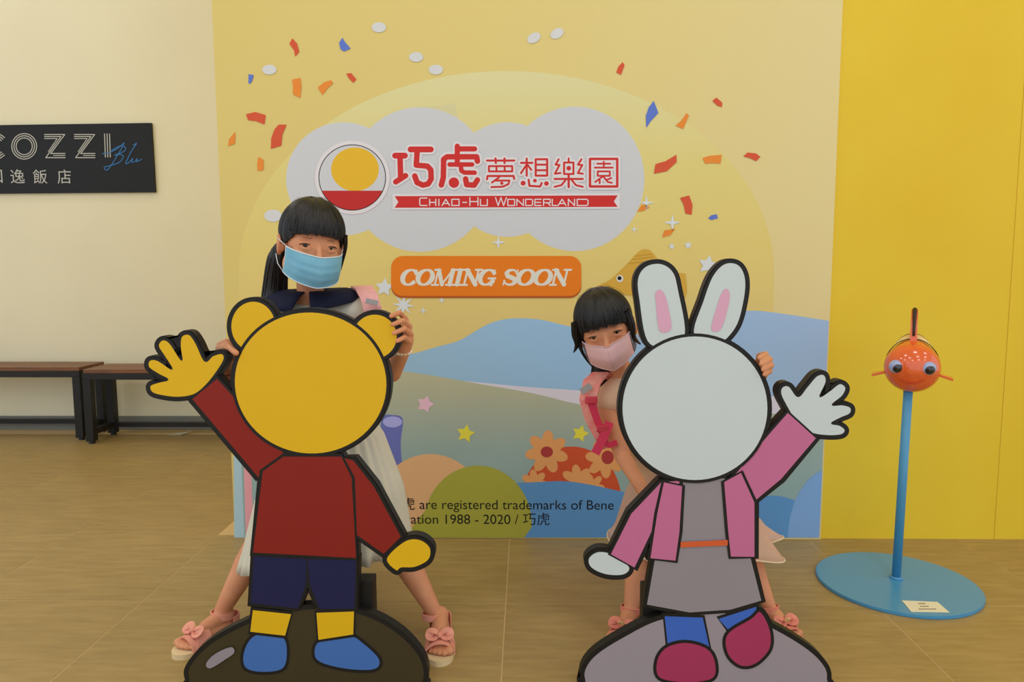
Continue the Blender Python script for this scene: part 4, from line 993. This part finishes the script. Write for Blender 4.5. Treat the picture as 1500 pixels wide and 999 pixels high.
for s in (-1, 1):
    bm = bmesh.new(); g = [[bm.verts.new(H2 @ (mpos(s*(.74+.26*i/6), j/12)+Vector((s*.0015, -.0020, 0)))) for j in range(13)] for i in range(7)]
    for i in range(6):
        for j in range(12): bm.faces.new((g[i][j], g[i+1][j], g[i+1][j+1], g[i][j+1]))
    bmobj('side_panel', bm, M_mk3, mk, smooth=True)
tubeobj('fold_seam', [H2 @ (mpos(0, j/10)+Vector((0, -.0012, 0))) for j in range(11)], .0009, mat('mask_pink_trim', (0, 0, 0)), mk, 6)
M_bl = mat('beige_pink_cloth', C(222, 190, 160), .8, .15, var=.04, vscale=16, bump=.15, bscale=120)
bm = bmesh.new()
chain(bm, [P(936, 608, 2.07), P(965, 670, 2.085), P(990, 710, 2.085)], [.084, .076, .082]); cap(bm, P(912, 570, 2.05), P(893, 584, 2.05), .048, .042); cap(bm, P(955, 578, 2.06), P(975, 580, 2.06), .042, .036)
melt('dress_bodice', bm, .005, M_bl, G2, 6)
M_tul = mat('pink_tulle', C(222, 184, 158), .8, .1, alpha=.5); M_und = mat('skirt_lining', C(214, 168, 140), .8, .1, var=.03)
skirt('skirt_lining', [(P(990, 680, 2.09), .086, .08), (P(1000, 730, 2.09), .125, .11), (P(1008, 795, 2.10), .175, .14)], M_und, G2, 16, .010, ruffle=.006)
skirt('tulle_skirt', [(P(988, 672, 2.09), .092, .086), (P(1002, 728, 2.09), .165, .14), (P(1018, 796, 2.10), .238, .165)], M_tul, G2, 7, .030, ruffle=.020, th=.0012, seed=4, soft=True)
# backpack of the smaller girl
M_pk2 = mat('coral_nylon', C(224, 120, 116), .55, .3, c2=C(232, 162, 146), vscale=40); M_web = mat('magenta_webbing', C(206, 52, 82), .55, .3)
bm = bmesh.new(); box(bm, P(905, 580, 2.15), P(905, 580, 2.15)+Vector((.19, .09, -.22)), .03)
bp2 = bmobj('backpack', bm, M_pk2, G2, smooth=True)
cen = [(891, 556, 2.08), (880, 548, 2.03), (868, 560, 1.995), (862, 585, 1.985), (868, 612, 1.985), (880, 638, 1.985), (890, 655, 1.99)]
strap(bp2, [P(*c) for c in cen], [Vector((-.2, .2, 1)), Vector((-.4, -.5, 1)), Vector((-.5, -1, .4)), Vector((-.4, -1, .1)), Vector((-.3, -1, 0)), Vector((-.3, -1, 0)), Vector((-.3, -1, 0))], [.040, .046, .050, .048, .042, .034, .026], M_pk2)
strap(bp2, [P(851, 574, 1.966), P(866, 565, 1.968)], [Vector((-.3, -1, .2))]*2, .018, M_rf, 'reflector', .002)
for nm, pts, wd in (('webbing', [(866, 590, 1.970), (876, 618, 1.970), (886, 640, 1.970)], .020), ('webbing', [(893, 618, 1.965), (884, 640, 1.960), (872, 664, 1.955)], .024), ('webbing', [(880, 645, 1.962), (892, 652, 1.962), (904, 648, 1.965)], .016)):
    strap(bp2, [P(*c) for c in pts], [Vector((-.1, -1, 0))]*3, wd, M_web, nm, .004)
for u, v in ((866, 586), (883, 628)):
    c = P(u, v, 1.962); bm = bmesh.new(); box(bm, c-Vector((.017, .004, .010)), c+Vector((.017, .004, .010)), .003); bmobj('buckle', bm, mat('buckle_red', C(196, 50, 70), .35, .5), bp2)
M_sand2 = mat('sandal_coral', C(216, 132, 112), .5, .3)
sandal(G2, he3, to3, an3, M_sand2, M_sole, gem=True); sandal(G2, he4, to4, an4, M_sand2, M_sole, gem=True)
